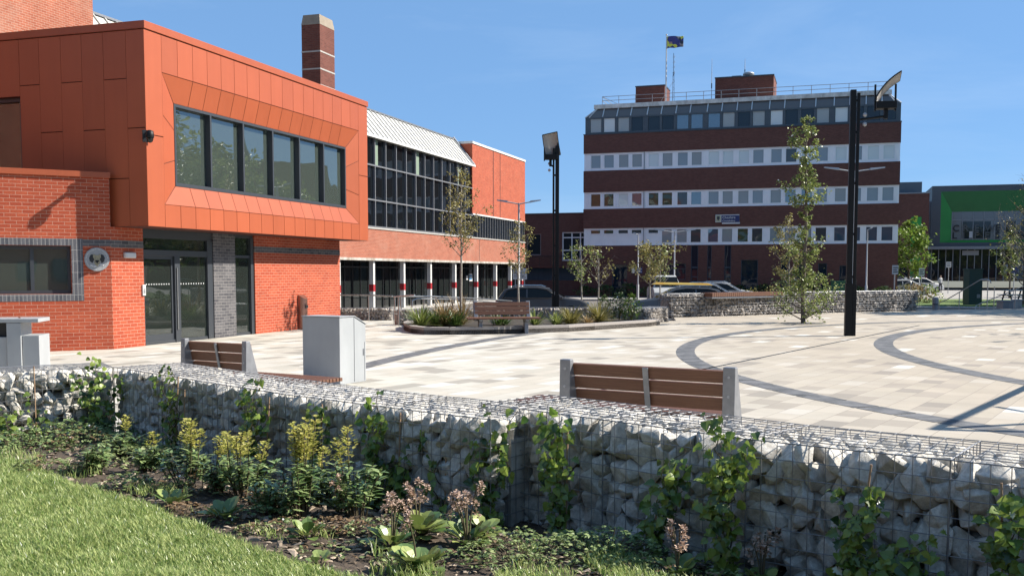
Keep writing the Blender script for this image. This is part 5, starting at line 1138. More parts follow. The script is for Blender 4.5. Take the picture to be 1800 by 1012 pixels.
def blades(name,mat,n,area,hmin,hmax,wd,seed,cond=None):
    rn=random.Random(seed); vs=[];fs=[]
    xs=[p[0] for p in area]; ys=[p[1] for p in area]; bx0,bx1,by0,by1=max(min(xs),-5.2),min(max(xs),1.2),max(min(ys),3.6),max(ys)
    k=0; tries=0
    while k<n and tries<n*9:
        tries+=1; x=rn.uniform(bx0,bx1); y=by0+(by1-by0)*rn.random()**1.5
        if abs(x)>.56*y+.3 or not pip((x,y),area): continue
        d=noise.noise(Vector((x*2.2,y*2.2,1)))
        if cond and not cond(x,y,rn): continue
        h=rn.uniform(hmin,hmax)*(1+.5*d); a=rn.uniform(0,6.28); l=rn.uniform(.2,.9)*h; ca,sa=math.cos(a),math.sin(a); b=a+1.57+rn.uniform(-.5,.5); cb,sb=math.cos(b)*wd/2,math.sin(b)*wd/2
        z=gz(x,y)+.02; i=len(vs)
        vs+= [(x-cb,y-sb,z),(x+cb,y+sb,z),(x+ca*l*.35-cb*.8,y+sa*l*.35-sb*.8,z+h*.6),(x+ca*l*.35+cb*.8,y+sa*l*.35+sb*.8,z+h*.6),(x+ca*l,y+sa*l,z+h*.97)]
        fs+= [(i,i+1,i+3,i+2),(i+2,i+3,i+4)]; k+=1
    m=MB(); m.raw(vs,fs); return obj(name,m,mat,None,kind='stuff',uvs=False)
gm=leafm('lawn grass blade',[(.14,.28,.04),(.27,.47,.08),(.42,.63,.13),(.78,.84,.34)],rough=.35,tr=.4,spec=.5)
blades('grass',gm,125000,lawnpoly,.028,.058,.0050,21)
edgep=[(p.x,p.y) for p in [G(x,y,.33) for x,y in ((0,790),(150,830),(300,865),(420,905),(560,945),(700,980),(900,985),(1010,1012),(1010,1050),(800,1060),(650,1010),(520,968),(400,936),(300,890),(150,850),(0,815))]]
blades('edge_grass',gm,5000,edgep,.03,.07,.005,22,lambda x,y,r:noise.noise(Vector((x*3,y*3,9)))>.02)
blades('edge_grass',gm,2500,[(p.x,p.y) for p in [G(x,y,.33) for x,y in ((820,960),(1150,960),(1250,1012),(1250,1050),(800,1050))]],.03,.06,.005,23,lambda x,y,r:noise.noise(Vector((x*3,y*3,4)))>.12)
# bark mulch
vs=[];fs=[];rn=random.Random(8)
for _ in range(15000):
    x=rn.uniform(-6,4.2); y=rn.uniform(3.4,9.6)
    if abs(x)>.56*y+.3 or not pip((x,y),bedarea) or pip((x,y),lawnpoly): continue
    L=rn.uniform(.008,.032)*rn.choice((1,1,1,1.5)); W=L*rn.uniform(.25,.6); T_=.004; Mx=Matrix.Translation((x,y,gz(x,y)+.006))@Matrix.Rotation(rn.uniform(0,6.28),4,'Z')@Matrix.Rotation(rn.gauss(0,.35),4,'X')@Matrix.Rotation(rn.gauss(0,.3),4,'Y')
    i=len(vs); vs+=[tuple(Mx@Vector(p)) for p in ((-L,-W*.6,0),(L*.8,-W,0),(L,W*.7,0),(-L*.9,W,0),(0,0,T_+L*.15))]; fs+=[(i,i+1,i+4),(i+1,i+2,i+4),(i+2,i+3,i+4),(i+3,i,i+4)]
m=MB(); m.raw(vs,fs); obj('mulch',m,leafm('bark chip',[(.06,.04,.025),(.16,.11,.07),(.34,.25,.17),(.62,.50,.38)],rough=.9,tr=0,spec=.2),None,kind='stuff',uvs=False)
# leaves ------------------------------------------------------------
SH={'heart':[(0,0),(.08,.36),(.3,.5),(.6,.36),(.85,.13),(1,0)],'lance':[(0,.02),(.3,.5),(.65,.42),(1,0)],'paddle':[(0,.06),(.25,.12),(.45,.42),(.7,.5),(.92,.3),(1,0)],'lobed':[(0,0),(.02,.42),(.22,.30),(.36,.55),(.5,.26),(.66,.34),(.76,.14),(1,0)],'disc':[(0,.2),(.3,.5),(.7,.5),(1,.15)],'strap':[(0,.35),(.4,.5),(.8,.32),(1,0)]}
def leaf(vs,fs,p,d,n,L,W,sh='heart',fold=.25,curl=.25):
    d=d.normalized(); s=d.cross(n)
    if s.length<1e-3: s=d.cross(Vector((0,1,.1)))
    s.normalize(); n=s.cross(d); P=SH[sh]; k=len(P); i=len(vs)
    for t,w in P:
        c=p+d*(L*t)-n*(curl*L*t*t)
        vs.append(c); vs.append(c+s*(w*W)+n*(fold*w*W)); vs.append(c-s*(w*W)+n*(fold*w*W))
    for a in range(k-1):
        q=i+3*a; fs.append((q,q+3,q+4,q+1)); fs.append((q,q+2,q+5,q+3))
def leafobj(name,vs,fs,mat,parent,kind=None):
    m=MB(); m.raw(vs,fs); return obj(name,m,mat,parent,uvs=False,kind=kind)
ivy=leafm('climber leaf',[(.03,.08,.018),(.08,.17,.03),(.16,.29,.05),(.34,.46,.08)],tr=.3,spec=.6,rough=.32)
ivy2=leafm('bright climber leaf',[(.12,.24,.04),(.26,.42,.06),(.48,.60,.12)],tr=.45,spec=.5,rough=.35)
stemm=pm('brown green stem',(.10,.075,.04),(.14,.12,.06),scale=20,rough=.8); cane=pm('bamboo cane',(.42,.26,.15),(.55,.36,.22),scale=30,rough=.6)
WF=[C0-ld*4]+lp_[:-1]+[R0,R1,R2,R2+rd2*6]
def wallpt(px,off=.10):
    best=None
    for a,b in zip(WF,WF[1:]):
        d=(b-a); d.z=0; n_=Vector((d.y,-d.x,0)).normalized(); r_=ray(px,700); o=a+n_*off; o.z=0
        rr=Vector((r_.x,r_.y,0)); den=rr.dot(n_); t=o.dot(n_)/den; p=rr*t; u=(p-o).dot(d)/d.length_squared
        if -.02<=u<=1.02 and t>0: best=(p,d.normalized(),n_)
    return best
def climber(label,px,h,dens=1.,wide=.14,canes=((0,.6,.03),),seed=0,lean=0,off=.10,bright=.25,lo=0.):
    rn=random.Random(seed); p,t_,n_=wallpt(px,off); z=gz(p.x,p.y); t=thing('climbing_plant',label,'plant',(p.x,p.y,z),0,'climbers planted along the gabion wall')
    for cx,ch,cl in canes: m=MB(); m.tube([t_*cx-Vector((0,0,.03)),t_*(cx+cl)-n_*.03+Vector((0,0,ch))],.005,6); obj('cane',m,cane,t)
    vs=[];fs=[];v2=[];f2=[]; m=MB()
    for s in range(4 if dens>.5 else 2):
        q=Vector((0,0,0)); pts=[q]; ang=rn.gauss(0,.35)+lean; steps=11; hh=h*rn.uniform(.65,1.0) if s else h
        for k in range(steps):
            f=(k+1)/steps; ang+=rn.gauss(0,.30); ang*=.88
            q=Vector((0,0,hh*f))+t_*(math.sin(ang)*wide*1.2*f+lean*wide*2*f+rn.gauss(0,.012))+n_*(rn.uniform(-.05,.045)-(.02 if f>.9 else 0)); pts.append(q)
            if f<lo: continue
            for _ in range(int(rn.uniform(2.0,5.2)*dens+.5)):
                sd=t_*rn.gauss(0,1)+n_*(rn.uniform(.1,1.2))+Vector((0,0,rn.uniform(-.5,.5))); b=q+sd.normalized()*rn.uniform(.01,.05*dens+.02)
                d=(t_*rn.gauss(0,.8)+n_*rn.uniform(0,.8)+Vector((0,0,rn.uniform(-1.0,.25)))); nn=(n_*rn.uniform(.4,1.2)+Vector((0,0,rn.uniform(.2,1)))+t_*rn.gauss(0,.4)).normalized(); L=rn.uniform(.028,.062)
                if rn.random()<bright*(.4+f): leaf(v2,f2,b,d,nn,L,L*.95,'heart')  # lime leaves thicken with height, painting sunlight onto the tops
                else: leaf(vs,fs,b,d,nn,L,L*.95,rn.choice(('heart','lobed')))
        m.tube(pts,[.0045*(1-.6*i/len(pts)) for i in range(len(pts))],5)
    obj('stem',m,stemm,t); leafobj('foliage',vs,fs,ivy,t)
    if v2: leafobj('sunlit_tone_foliage',v2,f2,ivy2,t)
    return t
cl=[('sparse climber on a cane against the sunlit left leg of the gabion wall',62,.45,.35,.10,((0,.66,0),),.0),
('dense climber spilling over the inner corner of the gabion wall',172,.72,1.6,.16,(),0),
('climber with two canes, first to the right of the wall corner',303,.70,1.0,.15,((.02,.64,.02),(.16,.55,-.02)),0),
('bushy climber on a leaning cane below the left bench',455,.70,1.3,.15,((.05,.6,.03),),0),
('narrow climber on a pale cane left of the cabinet foot',560,.62,.9,.08,((.0,.62,.0),),0),
('yellow green tipped climber just right of the grey cabinet',655,.72,.9,.10,(),0),
('low bushy climber under a bare pale cane',700,.42,1.0,.13,((-.01,.60,.0),),0),
('sparse climber with two large lime leaves on a bare cane',780,.52,.4,.10,((.0,.6,.0),),-.3),
('leafy climber draped over the wall top near the gabion step',868,.68,1.2,.12,(),0),
('tall climber on a cane arching left over the wall, just right of the gabion step',990,.66,1.2,.09,((.02,.58,-.01),),-.25),
('spreading climber in front of the right bench middle post',1150,.56,1.0,.20,((.0,.3,0),),.1),
('dense dark climber reaching above the wall at the right bench end',1290,.74,1.5,.16,(),0),
('climber on a thin dark cane left of a basket joint on the right',1497,.52,1.0,.11,((.02,.62,.06),),.0),
('low dark trailing climber between the two right canes',1600,.34,1.1,.24,(),0),
('bright leafed climber on a cane at the right edge of the photo',1788,.55,1.3,.13,((-.02,.6,-.03),),0),
('straggly low climber at the left edge',8,.35,.6,.15,(),0)]
for i,(lb_,px,h,dn,wd,cn,le) in enumerate(cl): climber(lb_,px,h,dn,wd,cn,seed=50+i,lean=le,bright=.45 if i in (1,5,7,8,9,14) else .25)
eu_l=leafm('spurge leaf',[(.11,.22,.07),(.24,.38,.12),(.46,.58,.24)],tr=.2,rough=.3,spec=.6); eu_f=leafm('yellow green flower bract',[(.36,.40,.07),(.58,.58,.13),(.82,.74,.24)],tr=.4); eu_d=leafm('dry brown leaf',[(.14,.07,.03),(.30,.19,.10),(.42,.30,.17)],tr=.2)
def spurge(label,x,y,heads,h,spread,seed,leafy=1.):
    rn=random.Random(seed); b=G(x,y,.32); b.z=gz(b.x,b.y); t=thing('spurge_plant',label,'plant',tuple(b),0,'yellow flowering spurges in the bed')
    m=MB(); vs=[];fs=[];fv=[];ff=[]
    h*=1.12
    for k in range(heads+int(11*leafy)):
        a=rn.uniform(0,6.28); rr=spread*math.sqrt(rn.random()); fl=k<heads; hh=h*rn.uniform(.82,1.05) if fl else h*rn.uniform(.30,.62)
        if fl: rr*=.7
        top=Vector((math.cos(a)*rr,math.sin(a)*rr,hh)); bs=Vector((top.x*.35,top.y*.35,0)); pts=[bs,bs.lerp(top,.5)+Vector((rn.gauss(0,.01),rn.gauss(0,.01),.0)),top]; m.tube(pts,[.0045,.004,.003],5)
        lz=hh*(.62 if fl else 1)
        for q in range(int(26*leafy) if fl else 30):
            f=rn.uniform(.15,1)**.7; zz=lz*f; c=bs.lerp(top,zz/hh); an=rn.uniform(0,6.28); d=Vector((math.cos(an),math.sin(an),rn.uniform(-.1,.7)*(1 if f>.6 else .3))); L=rn.uniform(.045,.072)
            leaf(vs,fs,c,d,Vector((0,0,1)),L,L*.34,'lance',.1,.15)
        if fl:
            for q in range(64):
                f=rn.random(); zz=hh*(.66+.36*f); an=rn.uniform(0,6.28); r_=.040*math.sin(.5+2.3*f)*rn.uniform(.4,1.15); c=bs.lerp(top,zz/hh)+Vector((math.cos(an)*r_,math.sin(an)*r_,0)); d=Vector((math.cos(an),math.sin(an),.5)); L=rn.uniform(.014,.024); leaf(fv,ff,c,d,Vector((0,0,1)),L,L*1.1,'disc',.3,0)
    obj('stems',m,stemm,t); leafobj('foliage',vs,fs,eu_l,t)
    if fv: leafobj('flower_heads',fv,ff,eu_f,t)
    return t
for i,a in enumerate([('spurge with three yellow heads in the left of the bed, below the two caned climber',325,858,4,.36,.16),('low bushy spurge with four short yellow heads left of the tallest spurge',428,876,5,.36,.2),('largest spurge with a dense cluster of yellow heads in the middle of the bed',528,912,9,.46,.15),('round leafy spurge with a single yellow head below the pale bare cane',628,908,2,.44,.16),('short spurge with small yellow heads by the sunlit left wall',30,752,2,.28,.12),('short spurge with one yellow head under the left wall cane',76,750,1,.27,.12),('small leafy spurge at the lawn edge on the left',165,835,0,.30,.16),('sparse pale spurge with one head left of the first big clump',215,800,1,.26,.15),('low leafy spurge between the two middle spurges',478,905,0,.26,.14),('small yellow headed spurge at the feet of the short headed spurge',385,868,2,.30,.10),('leafy spurge close behind the tallest one',565,880,1,.30,.15),('small spurge with a yellow tip on the left, below the inner corner',262,830,1,.24,.10)]): spurge(*a,seed=80+i,leafy=1.4 if a[3]<2 else 1)
be_l=leafm('glossy round leaf',[(.09,.19,.05),(.16,.30,.07),(.28,.42,.10),(.52,.58,.18)],rough=.3,tr=.2,spec=.6); be_f=leafm('dried pink flower',[(.42,.28,.18),(.75,.58,.42),(.95,.72,.60)],tr=.2,rough=.8)
def bergenia(label,x,y,n,fl,seed,L0=.10,h=.26):
    rn=random.Random(seed); b=G(x,y,.32); b.z=gz(b.x,b.y); t=thing('broad_leaf_plant',label,'plant',tuple(b),0,'broad leaved plants in the bed')
    m=MB(); vs=[];fs=[];fv=[];ff=[]
    for k in range(int(n*1.6)):
        a=rn.uniform(0,6.28); e=rn.uniform(.3,1.35); c=Vector((math.cos(a)*.02,math.sin(a)*.02,.015)); d=Vector((math.cos(a)*math.cos(e),math.sin(a)*math.cos(e),math.sin(e))); L=L0*rn.uniform(.55,1.05); st_=c+d*L*.35; m.tube([c,st_],.004,5); leaf(vs,fs,st_-d*.01,d,Vector((0,0,1)) if e<.9 else Vector((-math.cos(a),-math.sin(a),.4)),L,L*.72,'paddle',.18,.28)
    if vs: leafobj('foliage',vs,fs,be_l,t)
    for k in range(fl):
        a=rn.uniform(0,6.28); hh=h*rn.uniform(.75,1.15); tp=Vector((math.cos(a)*rn.uniform(.02,.09),math.sin(a)*rn.uniform(.02,.09),hh)); m.tube([Vector((0,0,0)),Vector((tp.x*.4,tp.y*.4,hh*.55)),tp],[.005,.004,.003],5)
        fv=[];ff=[]
        for s in range(rn.randint(2,4)):
            cc=tp+Vector((rn.gauss(0,.022),rn.gauss(0,.022),-s*.03)); m.tube([tp-Vector((0,0,.05)),cc],.0016,4)
            for q in range(26): d=Vector((rn.gauss(0,1),rn.gauss(0,1),rn.gauss(.3,1))).normalized(); L=rn.uniform(.009,.015); leaf(fv,ff,cc+d*rn.uniform(.004,.018),d,Vector((0,0,1)),L,L,'disc',.3,0)
        leafobj('dried_flower_head',fv,ff,be_f,t)
    obj('stalks',m,stemm,t)
    return t
for i,a in enumerate([('small broad leaved plant at the lawn edge, left of centre',395,918,14,0,.10),('small broad leaved plant at the lawn edge under the left spurge',302,893,12,0,.09),('dark broad leaved plant in the mulch below the largest spurge',540,955,12,0,.09),('broad leaved plant right of the largest spurge with one pink head',600,905,10,1,.09),('large broad leaved plant with upright pink flower stalks in the middle of the bed',735,945,22,4,.13),('clump of long pale stalks with dried pink heads in the lower middle',690,965,14,4,.11),('broad leaved plant hugging the bottom edge below the tall pink stalks',735,1008,20,1,.12),('broad leaved plant with a bunch of brown pink heads beside the wall',822,960,16,5,.11),('low broad leaved rosette beneath the bunch of brown pink heads',850,948,10,0,.10),('broad leaved plant with three pink heads at the bottom, right of centre',1192,1003,14,3,.10),('broad leaved plant with pale pink heads at the bottom right',1340,1003,14,4,.10),('small broad leaved plant between mulch and lawn, bottom middle',560,1000,7,0,.07)]): bergenia(*a[:5],seed=120+i,L0=a[5])
gc=leafm('cut leaf ground cover',[(.06,.14,.035),(.13,.26,.06),(.25,.40,.10),(.48,.60,.24)],tr=.25); gcp=leafm('pale cut leaf ground cover',[(.13,.22,.06),(.30,.42,.13),(.52,.58,.26)],tr=.3)
def cover(label,x,y,rx,ry,h,n,seed,mat=gc,L0=.035,dry=0):
    rn=random.Random(seed); b=G(x,y,.32); b.z=gz(b.x,b.y); t=thing('ground_cover_plant',label,'plant',tuple(b),0,'low leafy clumps in the bed'); vs=[];fs=[];dv=[];df=[];m=MB()
    for k in range(n):
        a=rn.uniform(0,6.28); r_=math.sqrt(rn.random()); xx,yy=math.cos(a)*r_*rx,math.sin(a)*r_*ry; zz=h*(1-r_*r_)*rn.uniform(.5,1.05)*(1+.5*noise.noise(Vector((xx*6,yy*6,seed))))+.01
        c=Vector((xx,yy,zz)); an=rn.uniform(0,6.28); L=L0*rn.uniform(.6,1.3); T=(dv,df) if rn.random()<dry else (vs,fs)
        for s in (-.7,0,.7): d=Vector((math.cos(an+s),math.sin(an+s),rn.uniform(-.3,.5))); leaf(*T,c,d,Vector((rn.gauss(0,.4),rn.gauss(0,.4),1)),L*(1 if s==0 else .8),L*.5,'lobed',.15,.2)
        if k%9==0: m.tube([Vector((0,0,0)),Vector((xx*.6,yy*.6,.01)),c],.002,4)
    obj('stems',m,stemm,t); leafobj('foliage',vs,fs,mat,t)
    if dv: leafobj('dry_leaves',dv,df,eu_d,t)
    return t
for i,a in enumerate([('dense dark green ground cover in the inner corner of the bed',215,765,.55,.45,.17,620,gc,.034,0),('dark leafy clump left of the inner corner clump',110,775,.5,.4,.16,520,gc,.034,.08),('leafy clump at the left edge of the bed near the lawn',25,790,.5,.35,.14,420,gc,.034,.05),('reddish dry leafed clump in the left of the bed',150,785,.3,.3,.14,200,gcp,.035,.5),('pale green cut leafed clump below the inner corner',250,808,.42,.3,.12,330,gcp,.04,0),('pale cut leafed clump at the shadow edge left of the first spurge',290,800,.3,.25,.12,180,gcp,.04,0),('yellowish dry clump below the three headed spurge',350,868,.3,.2,.12,210,gcp,.03,.45),('dry brown clump between the middle spurges',470,895,.22,.18,.10,150,eu_d,.028,.3),('feathery ground cover in the lower middle, left one',925,985,.36,.25,.11,380,gcp,.026,.05),('feathery ground cover in the lower middle, right one',1052,972,.38,.3,.13,520,gc,.026,.0),('thin weeds at the bottom edge right of centre',1120,1010,.3,.2,.06,110,gcp,.022,.2),('low dry tuft left of the tall pink stalks',655,940,.2,.15,.08,110,gcp,.03,.4),('small seedlings behind the large pink headed plant',770,920,.3,.15,.07,80,gc,.03,.1),('pale leafy clump at the lawn edge on the far left',95,835,.34,.2,.10,190,gcp,.036,.2),('bright leafy clump at the lawn edge left of the small spurge',225,862,.25,.16,.10,150,gcp,.036,.15),('dry brown leaf litter clump below the three headed spurge',330,905,.25,.15,.06,110,eu_d,.032,.4),('green low clump under the short headed spurges',440,915,.25,.15,.08,130,gc,.03,.2),('mixed dry and green clump in front of the largest spurge',500,940,.28,.15,.07,150,gcp,.028,.5),('brown dry clump right of the largest spurge',585,935,.22,.14,.07,120,eu_d,.03,.4),('small pale seedling clump near the bottom edge',600,975,.25,.14,.05,90,gcp,.026,.3),('green weeds around the tall pink stalks',760,985,.3,.15,.06,130,gc,.026,.2),('dark clump between the rosette and the feathery cover',890,960,.2,.15,.06,90,gc,.026,.1),('low weeds below the spreading climber',1180,975,.3,.15,.06,100,gcp,.022,.2),('low weeds in the bottom right of the bed',1270,1005,.3,.15,.06,100,gc,.024,.2)]): cover(*a[:7],seed=150+i,mat=a[7],L0=a[8],dry=a[9])
# plants in the raised bed and beyond
def tuft(label,x,y,z,r,h,n,seed,mat,W=.03,cat='plant'):
    rn=random.Random(seed); b=G(x,y,z); t=thing('grassy_plant',label,cat,tuple(b),0,'plants in the raised bed'); vs=[];fs=[]; 
    for k in range(n):
        a=rn.uniform(0,6.28); q=Vector((math.cos(a),math.sin(a),0)); e=rn.uniform(.35,1.5); c=q*rn.uniform(0,r*.5); L=h*rn.uniform(.6,1.15); d=q*math.cos(e)+Vector((0,0,math.sin(e))); leaf(vs,fs,c,d,Vector((0,0,1))+q*.01,L,W,'strap',.1,.35)
    leafobj('foliage',vs,fs,mat,t); m=MB(); m.tube([(0,0,-.02),(0,0,.06)],[r*.3,r*.2],8); obj('crown_base',m,stemm,t); return t
og=leafm('orange dry grass',[(.30,.18,.06),(.45,.32,.14),(.55,.42,.22)],tr=.3)
for i,a in enumerate([('green strappy plant at the left end of the raised bed',740,573,.14,.3,.62,200,M['leaf_tree']),('second green strappy plant in the raised bed beside the orange grass',765,572,.14,.25,.6,150,M['leaf_dark']),('orange dry grass tuft in the raised bed',782,571,.14,.3,.8,150,og),('green strappy plant left of the far bench',800,572,.14,.28,.55,160,M['leaf_dark']),('tall straw coloured grass left of the far bench',812,570,.14,.2,.95,70,og),('low plants under the far bench',880,570,.14,.5,.34,160,M['leaf_dark']),('bright strappy plant right of the far bench',940,571,.14,.22,.5,100,M['leaf_tree']),('strappy plant right of the black lamp post base',978,570,.14,.22,.42,120,M['leaf_tree']),('wide strappy plant in the right middle of the raised bed',1003,569,.14,.32,.55,220,M['leaf_yellow']),('pinkish low tuft near the kerb in the raised bed',1033,570,.14,.2,.3,100,og),('reddish grassy shrub in the raised bed',1052,565,.14,.3,.65,180,M['leaf_yellow'])]): tuft(*a[:7],seed=200+i,mat=a[7])
def shrub(label,x,y,z,rx,h,n,seed,mat,L0=.07,grp='plants in the raised bed',loc=None,ry=None):
    rn=random.Random(seed); b=loc or G(x,y,z); t=thing('shrub',label,'shrub',tuple(b),0,grp); vs=[];fs=[];m=MB(); ry=ry or rx
    for k in range(9): a=rn.uniform(0,6.28); m.tube([(0,0,0),(math.cos(a)*rx*.5,math.sin(a)*ry*.5,h*.7)],[.012,.004],5)
    obj('stems',m,stemm,t)
    for k in range(n):
        a=rn.uniform(0,6.28); r_=rn.random()**.45; zz=rn.random()**.8; rr=r_*math.sin(math.pi*min(1,.22+.72*zz))*(1+.35*noise.noise(Vector((a*2,zz*4,seed)))); c=Vector((math.cos(a)*rr*rx,math.sin(a)*rr*ry,zz*h)); d=Vector((rn.gauss(0,1),rn.gauss(0,1),rn.gauss(.4,.7))); L=L0*rn.uniform(.6,1.2); leaf(vs,fs,c,d,Vector((rn.gauss(0,.6),rn.gauss(0,.6),1)),L,L*.55,'lance',.2,.2)
    leafobj('foliage',vs,fs,mat,t); return t
for i,a in enumerate([('light green leafy shrub in the raised bed',1062,562,.14,.30,.75,420,M['leaf_tree']),('dark green bushy shrub in the right of the raised bed',1088,562,.14,.42,.85,800,M['leaf_dark']),('bright green shrub beside the sunlit gabion end',1110,563,.14,.35,.82,600,M['leaf_lime'])]): shrub(*a[:7],seed=230+i,mat=a[7])
for i in range(14):
    p=OO+N*(.3+i*1.9)-D1*(1.1+.3*(i%2)); p.z=-.38
    shrub('low dark hedge shrub against the office block wall, %s from the left'%ordn[i],0,0,0,1.15,.75+.12*(i%3),260,250+i,M['leaf_dark'],.22,'low hedge along the office block',loc=p,ry=.5)
for i in range(9):
    p=G(1322+i*33,545,0); p=p*(1+.05); p.z=-.45; shrub('low pale planting behind the far gabions, %s from the left'%ordn[i],0,0,0,.8,1.35+.1*(i%3),170,270+i,M['leaf_yellow'],.1,'planting behind the far gabions',loc=p,ry=.4)
for i,(x,lab) in enumerate(((1592,'brown and green shrub on the verge'),(1612,'reddish shrub on the verge in front of the parked cars'),(1628,'small shrub on the verge by the white sign'))): shrub(lab,0,0,0,1.2,1.2,220,285+i,(M['leaf_yellow'],og,M['leaf_tree'])[i],.2,'verge shrubs',loc=Vector((*AT(x,510,66).xy,-.4)))
# ================================================================ TREES
def tree(label,base,h,c0,env,seed,mat,bark='bark',n=1800,L0=.09,limbs=26,r0=.06,grp='young trees around the plaza',sparse=.0,up=.9,wob=.03,cat='tree',shape='lance',twig=True,curve=0.,lim2=1.):
    """c0: crown start height; env(f): crown radius at fraction f of the crown"""
    rn=random.Random(seed); t=thing('tree',label,cat,tuple(base),0,grp)
    pts=[];k=14
    for i in range(k+1):
        f=i/k; pts.append(Vector((wob*h*.3*noise.noise(Vector((f*3,seed,0)))+curve*f*f,wob*h*.3*noise.noise(Vector((f*3,seed,5))),h*f*.97-.05)))
    m=MB(); m.tube(pts,[r0*(1-.9*(i/k))+.004 for i in range(k+1)],8); obj('trunk',m,M[bark],t)
    def tp(z): f=min(max((z+.05)/(h*.97),0),1)*k; i=min(int(f),k-1); return pts[i].lerp(pts[i+1],f-i)
    m=MB(); sp=[]
    for i in range(limbs):
        f=(i+rn.random())/limbs; z=c0+(h-c0)*f*.97; a=i*2.4+rn.gauss(0,.4); R_=env(f)*rn.uniform(.55,1.25); b=tp(z-R_*up*.6); 
        e=Vector((math.cos(a)*R_,math.sin(a)*R_,R_*up)); q=[b,b+e*.5+Vector((0,0,-.05*R_)),b+e]; rr=r0*.38*(1-f*.7)*lim2
        m.tube(q,[rr,rr*.6,rr*.2],5); segs=[(q[0],q[1]),(q[1],q[2])]
        for s in range(4 if twig else 2):
            u=rn.uniform(.3,1); c=b+e*u; d=Vector((rn.gauss(0,1),rn.gauss(0,1),rn.gauss(.5,.7))).normalized()*R_*rn.uniform(.25,.55); m.tube([c,c+d],[rr*.35,rr*.12],4); segs.append((c,c+d))
        sp+=[(s,R_) for s in segs[1:]]
    for i in range(6): z=h*(.9+.1*i/6); sp.append(((tp(z),tp(z)+Vector((rn.gauss(0,.05),rn.gauss(0,.05),.1))),.2))
    obj('limbs',m,M[bark],t)
    if n:
        vs=[];fs=[]; wts=[max(.05,w) for _,w in sp]; clump=[rn.random() for _ in sp]
        for k_ in range(n):
            j=rn.choices(range(len(sp)),wts)[0]
            if clump[j]<sparse: continue
            (a,b),R_=sp[j]; c=a.lerp(b,rn.random()**.7)+Vector((rn.gauss(0,1),rn.gauss(0,1),rn.gauss(0,1)))*R_*.11; d=Vector((rn.gauss(0,1),rn.gauss(0,1),rn.gauss(-.2,.7))); L=L0*rn.uniform(.6,1.25); leaf(vs,fs,c,d,Vector((rn.gauss(0,.7),rn.gauss(0,.7),1)),L,L*.62,shape,.2,.2)
        leafobj('crown',vs,fs,mat,t)
    return t
def tb(x,y,z=0): return G(x,y,z)
def ht(ytop,Y,zb): return AT(900,ytop,Y).z-zb
b_=tb(1412,568); tree('tall young tree with an uneven leafy crown down to its base, in the plaza paving',b_,ht(195,b_.y,0),.35,lambda f:(.80+.25*math.sin(f*9+1))*(1.12-f*.62)*(.72+.28*math.sin(f*23)) ,301,M['leaf_tree'],n=7200,L0=.085,limbs=70,r0=.075,sparse=.16,up=.55)
m=MB(); gb=b_; m.lathe([(.72,.001),(.72,.006),(.08,.006)],(gb.x,gb.y,.002),28,False); struct('tree_pit',m,pm('grey gravel tree pit',(.14,.13,.12),(.24,.23,.21),scale=40,rough=.95))
b_=Vector((-1.48,29.3,.1)); tree('slim young tree with golden green leaves behind the far bench',b_,ht(292,29.3,.1),2.2,lambda f:.50*math.sin(math.pi*min(1,.18+.8*f))+.1,302,M['leaf_yellow'],bark='birch',n=1700,L0=.07,limbs=34,r0=.04,sparse=.15,up=1.2,grp='young trees around the plaza')
b_=Vector((AT(911,540,36).x,36,-.3)); tree('slim pale trunked tree beside the two arm street lamp',b_,ht(382,36,-.3),1.9,lambda f:.55*math.sin(math.pi*min(1,.2+.75*f)),303,M['leaf_yellow'],bark='birch',n=1000,L0=.08,limbs=24,r0=.045,sparse=.3,up=1.1)
for i,(x,yt,Y,lab,mt,rad,nn,sp_,br) in enumerate([(1022,425,54,'small street tree with a green tuft crown right of the black lamp post',M['leaf_tree'],1.0,700,.3,'birch'),(1052,432,56,'small nearly bare street tree with brown shoots in front of the office block',M['leaf_yellow'],1.0,260,.3,'birch'),(1142,428,54,'rounder street tree with brownish green leaves beside the blue sign',M['leaf_yellow'],1.0,1300,.1,'birch'),(1160,434,60,'thin street tree with a small green top in front of the white van',M['leaf_tree'],.9,420,.4,'birch')]):
    b_=Vector((AT(x,530,Y).x,Y,-.5)); tree(lab,b_,ht(yt,Y,-.5),1.6,lambda f,rad=rad:rad*(.35+.75*math.sin(math.pi*min(1,.1+.8*f))),310+i,mt,bark=br,n=nn,L0=.13,limbs=16,r0=.05,sparse=sp_,up=1.0,grp='street trees in front of the office block')
b_=Vector((AT(1386,520,47).x,47,-.4)); tree('pale trunked tree with reddish green leaves just behind the tall plaza tree',b_,ht(372,47,-.4),1.5,lambda f:.85*math.sin(math.pi*min(1,.2+.75*f)),320,M['leaf_yellow'],bark='birch',n=1500,L0=.11,limbs=24,r0=.06,sparse=.2,up=.9)
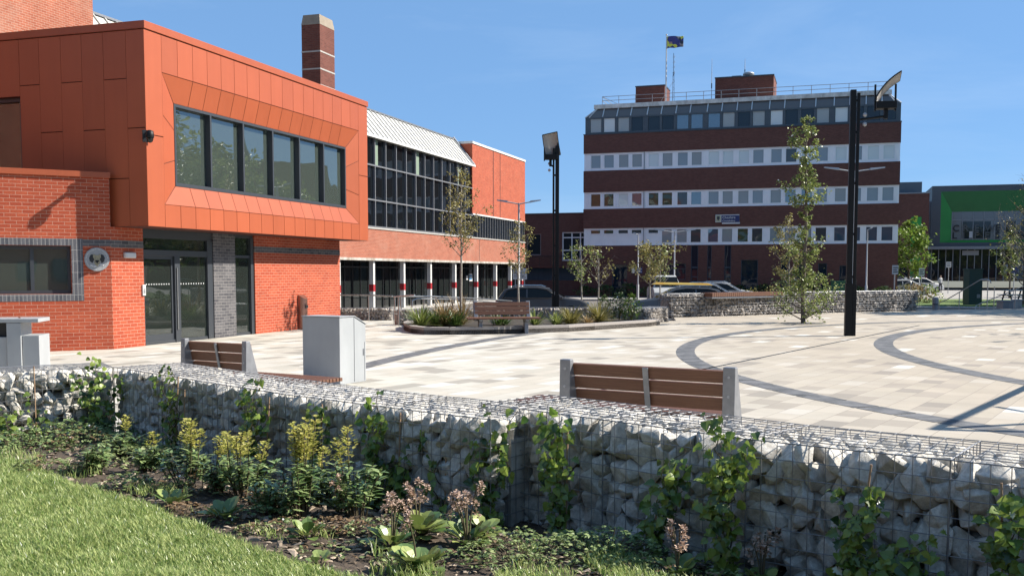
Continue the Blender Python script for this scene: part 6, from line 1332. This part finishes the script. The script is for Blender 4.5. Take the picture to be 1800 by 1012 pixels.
b_=Vector((AT(1597,500,92).x,92,-.4)); tree('bright green tree at the right corner of the office block',b_,ht(383,92,-.4),1.8,lambda f:1.9*math.sin(math.pi*min(1,.25+.7*f)),321,M['leaf_lime'],n=2600,L0=.3,limbs=30,r0=.14,sparse=.1,grp='trees by the leisure building')
b_=Vector((AT(1775,500,78).x,78,-.4)); tree('slim green tree in front of the leisure building windows',b_,ht(398,78,-.4),1.5,lambda f:.85*math.sin(math.pi*min(1,.25+.7*f)),322,M['leaf_tree'],n=1300,L0=.16,limbs=22,r0=.08,sparse=.1,grp='trees by the leisure building')
b_=Vector((AT(1822,500,70).x,70,-.4)); tree('large almost bare tree at the right edge of the photo',b_,ht(285,70,-.4),2.6,lambda f:2.6*math.sin(math.pi*min(1,.3+.62*f)),323,M['leaf_yellow'],n=500,L0=.12,limbs=60,r0=.16,sparse=.3,grp='trees by the leisure building',lim2=.8)
b_=Vector((AT(1800,500,62).x,62,-.4)); tree('reddish green leafed tree crown at the right edge over the leisure building',b_,ht(345,62,-.4),2.0,lambda f:1.7*math.sin(math.pi*min(1,.3+.62*f)),324,M['leaf_yellow'],n=900,L0=.10,limbs=40,r0=.08,sparse=.2,grp='trees by the leisure building')
for i,(x,y,h,r_) in enumerate([(38,60,12.5,4),(44,69,11,4.2),(53,81,10,4.5),(33,49,15,4.6),(30,42.5,13,3.6),(39,54,16,5.0),(27,26,12,3.2),(-24,-14,13,5),(-15,-20,14,5),(14,-22,13,5)]):  # last three stand unseen behind the camera, added to block sky fill
    tree(['first of three smaller leafy trees far right of the steps','second of three smaller leafy trees far right of the steps','third of three smaller leafy trees far right of the steps','tall leafy tree beyond the right of the plaza','leafy tree right of the steps','tallest leafy tree beyond the right of the plaza','tree beside the right of the plaza','added unseen tree behind the camera on the left, blocking sky light','added unseen tree behind the camera, blocking sky light','added unseen tree behind the camera on the right, blocking sky light'][i],Vector((x,y,-.4)),h,3,lambda f,r_=r_:r_*math.sin(math.pi*min(1,.22+.72*f)),330+i,M['leaf_tree'],n=4200 if i!=6 else 1800,L0=.42 if i!=6 else .3,limbs=40,r0=.22,grp='tall trees around the plaza',sparse=.1,up=.5)
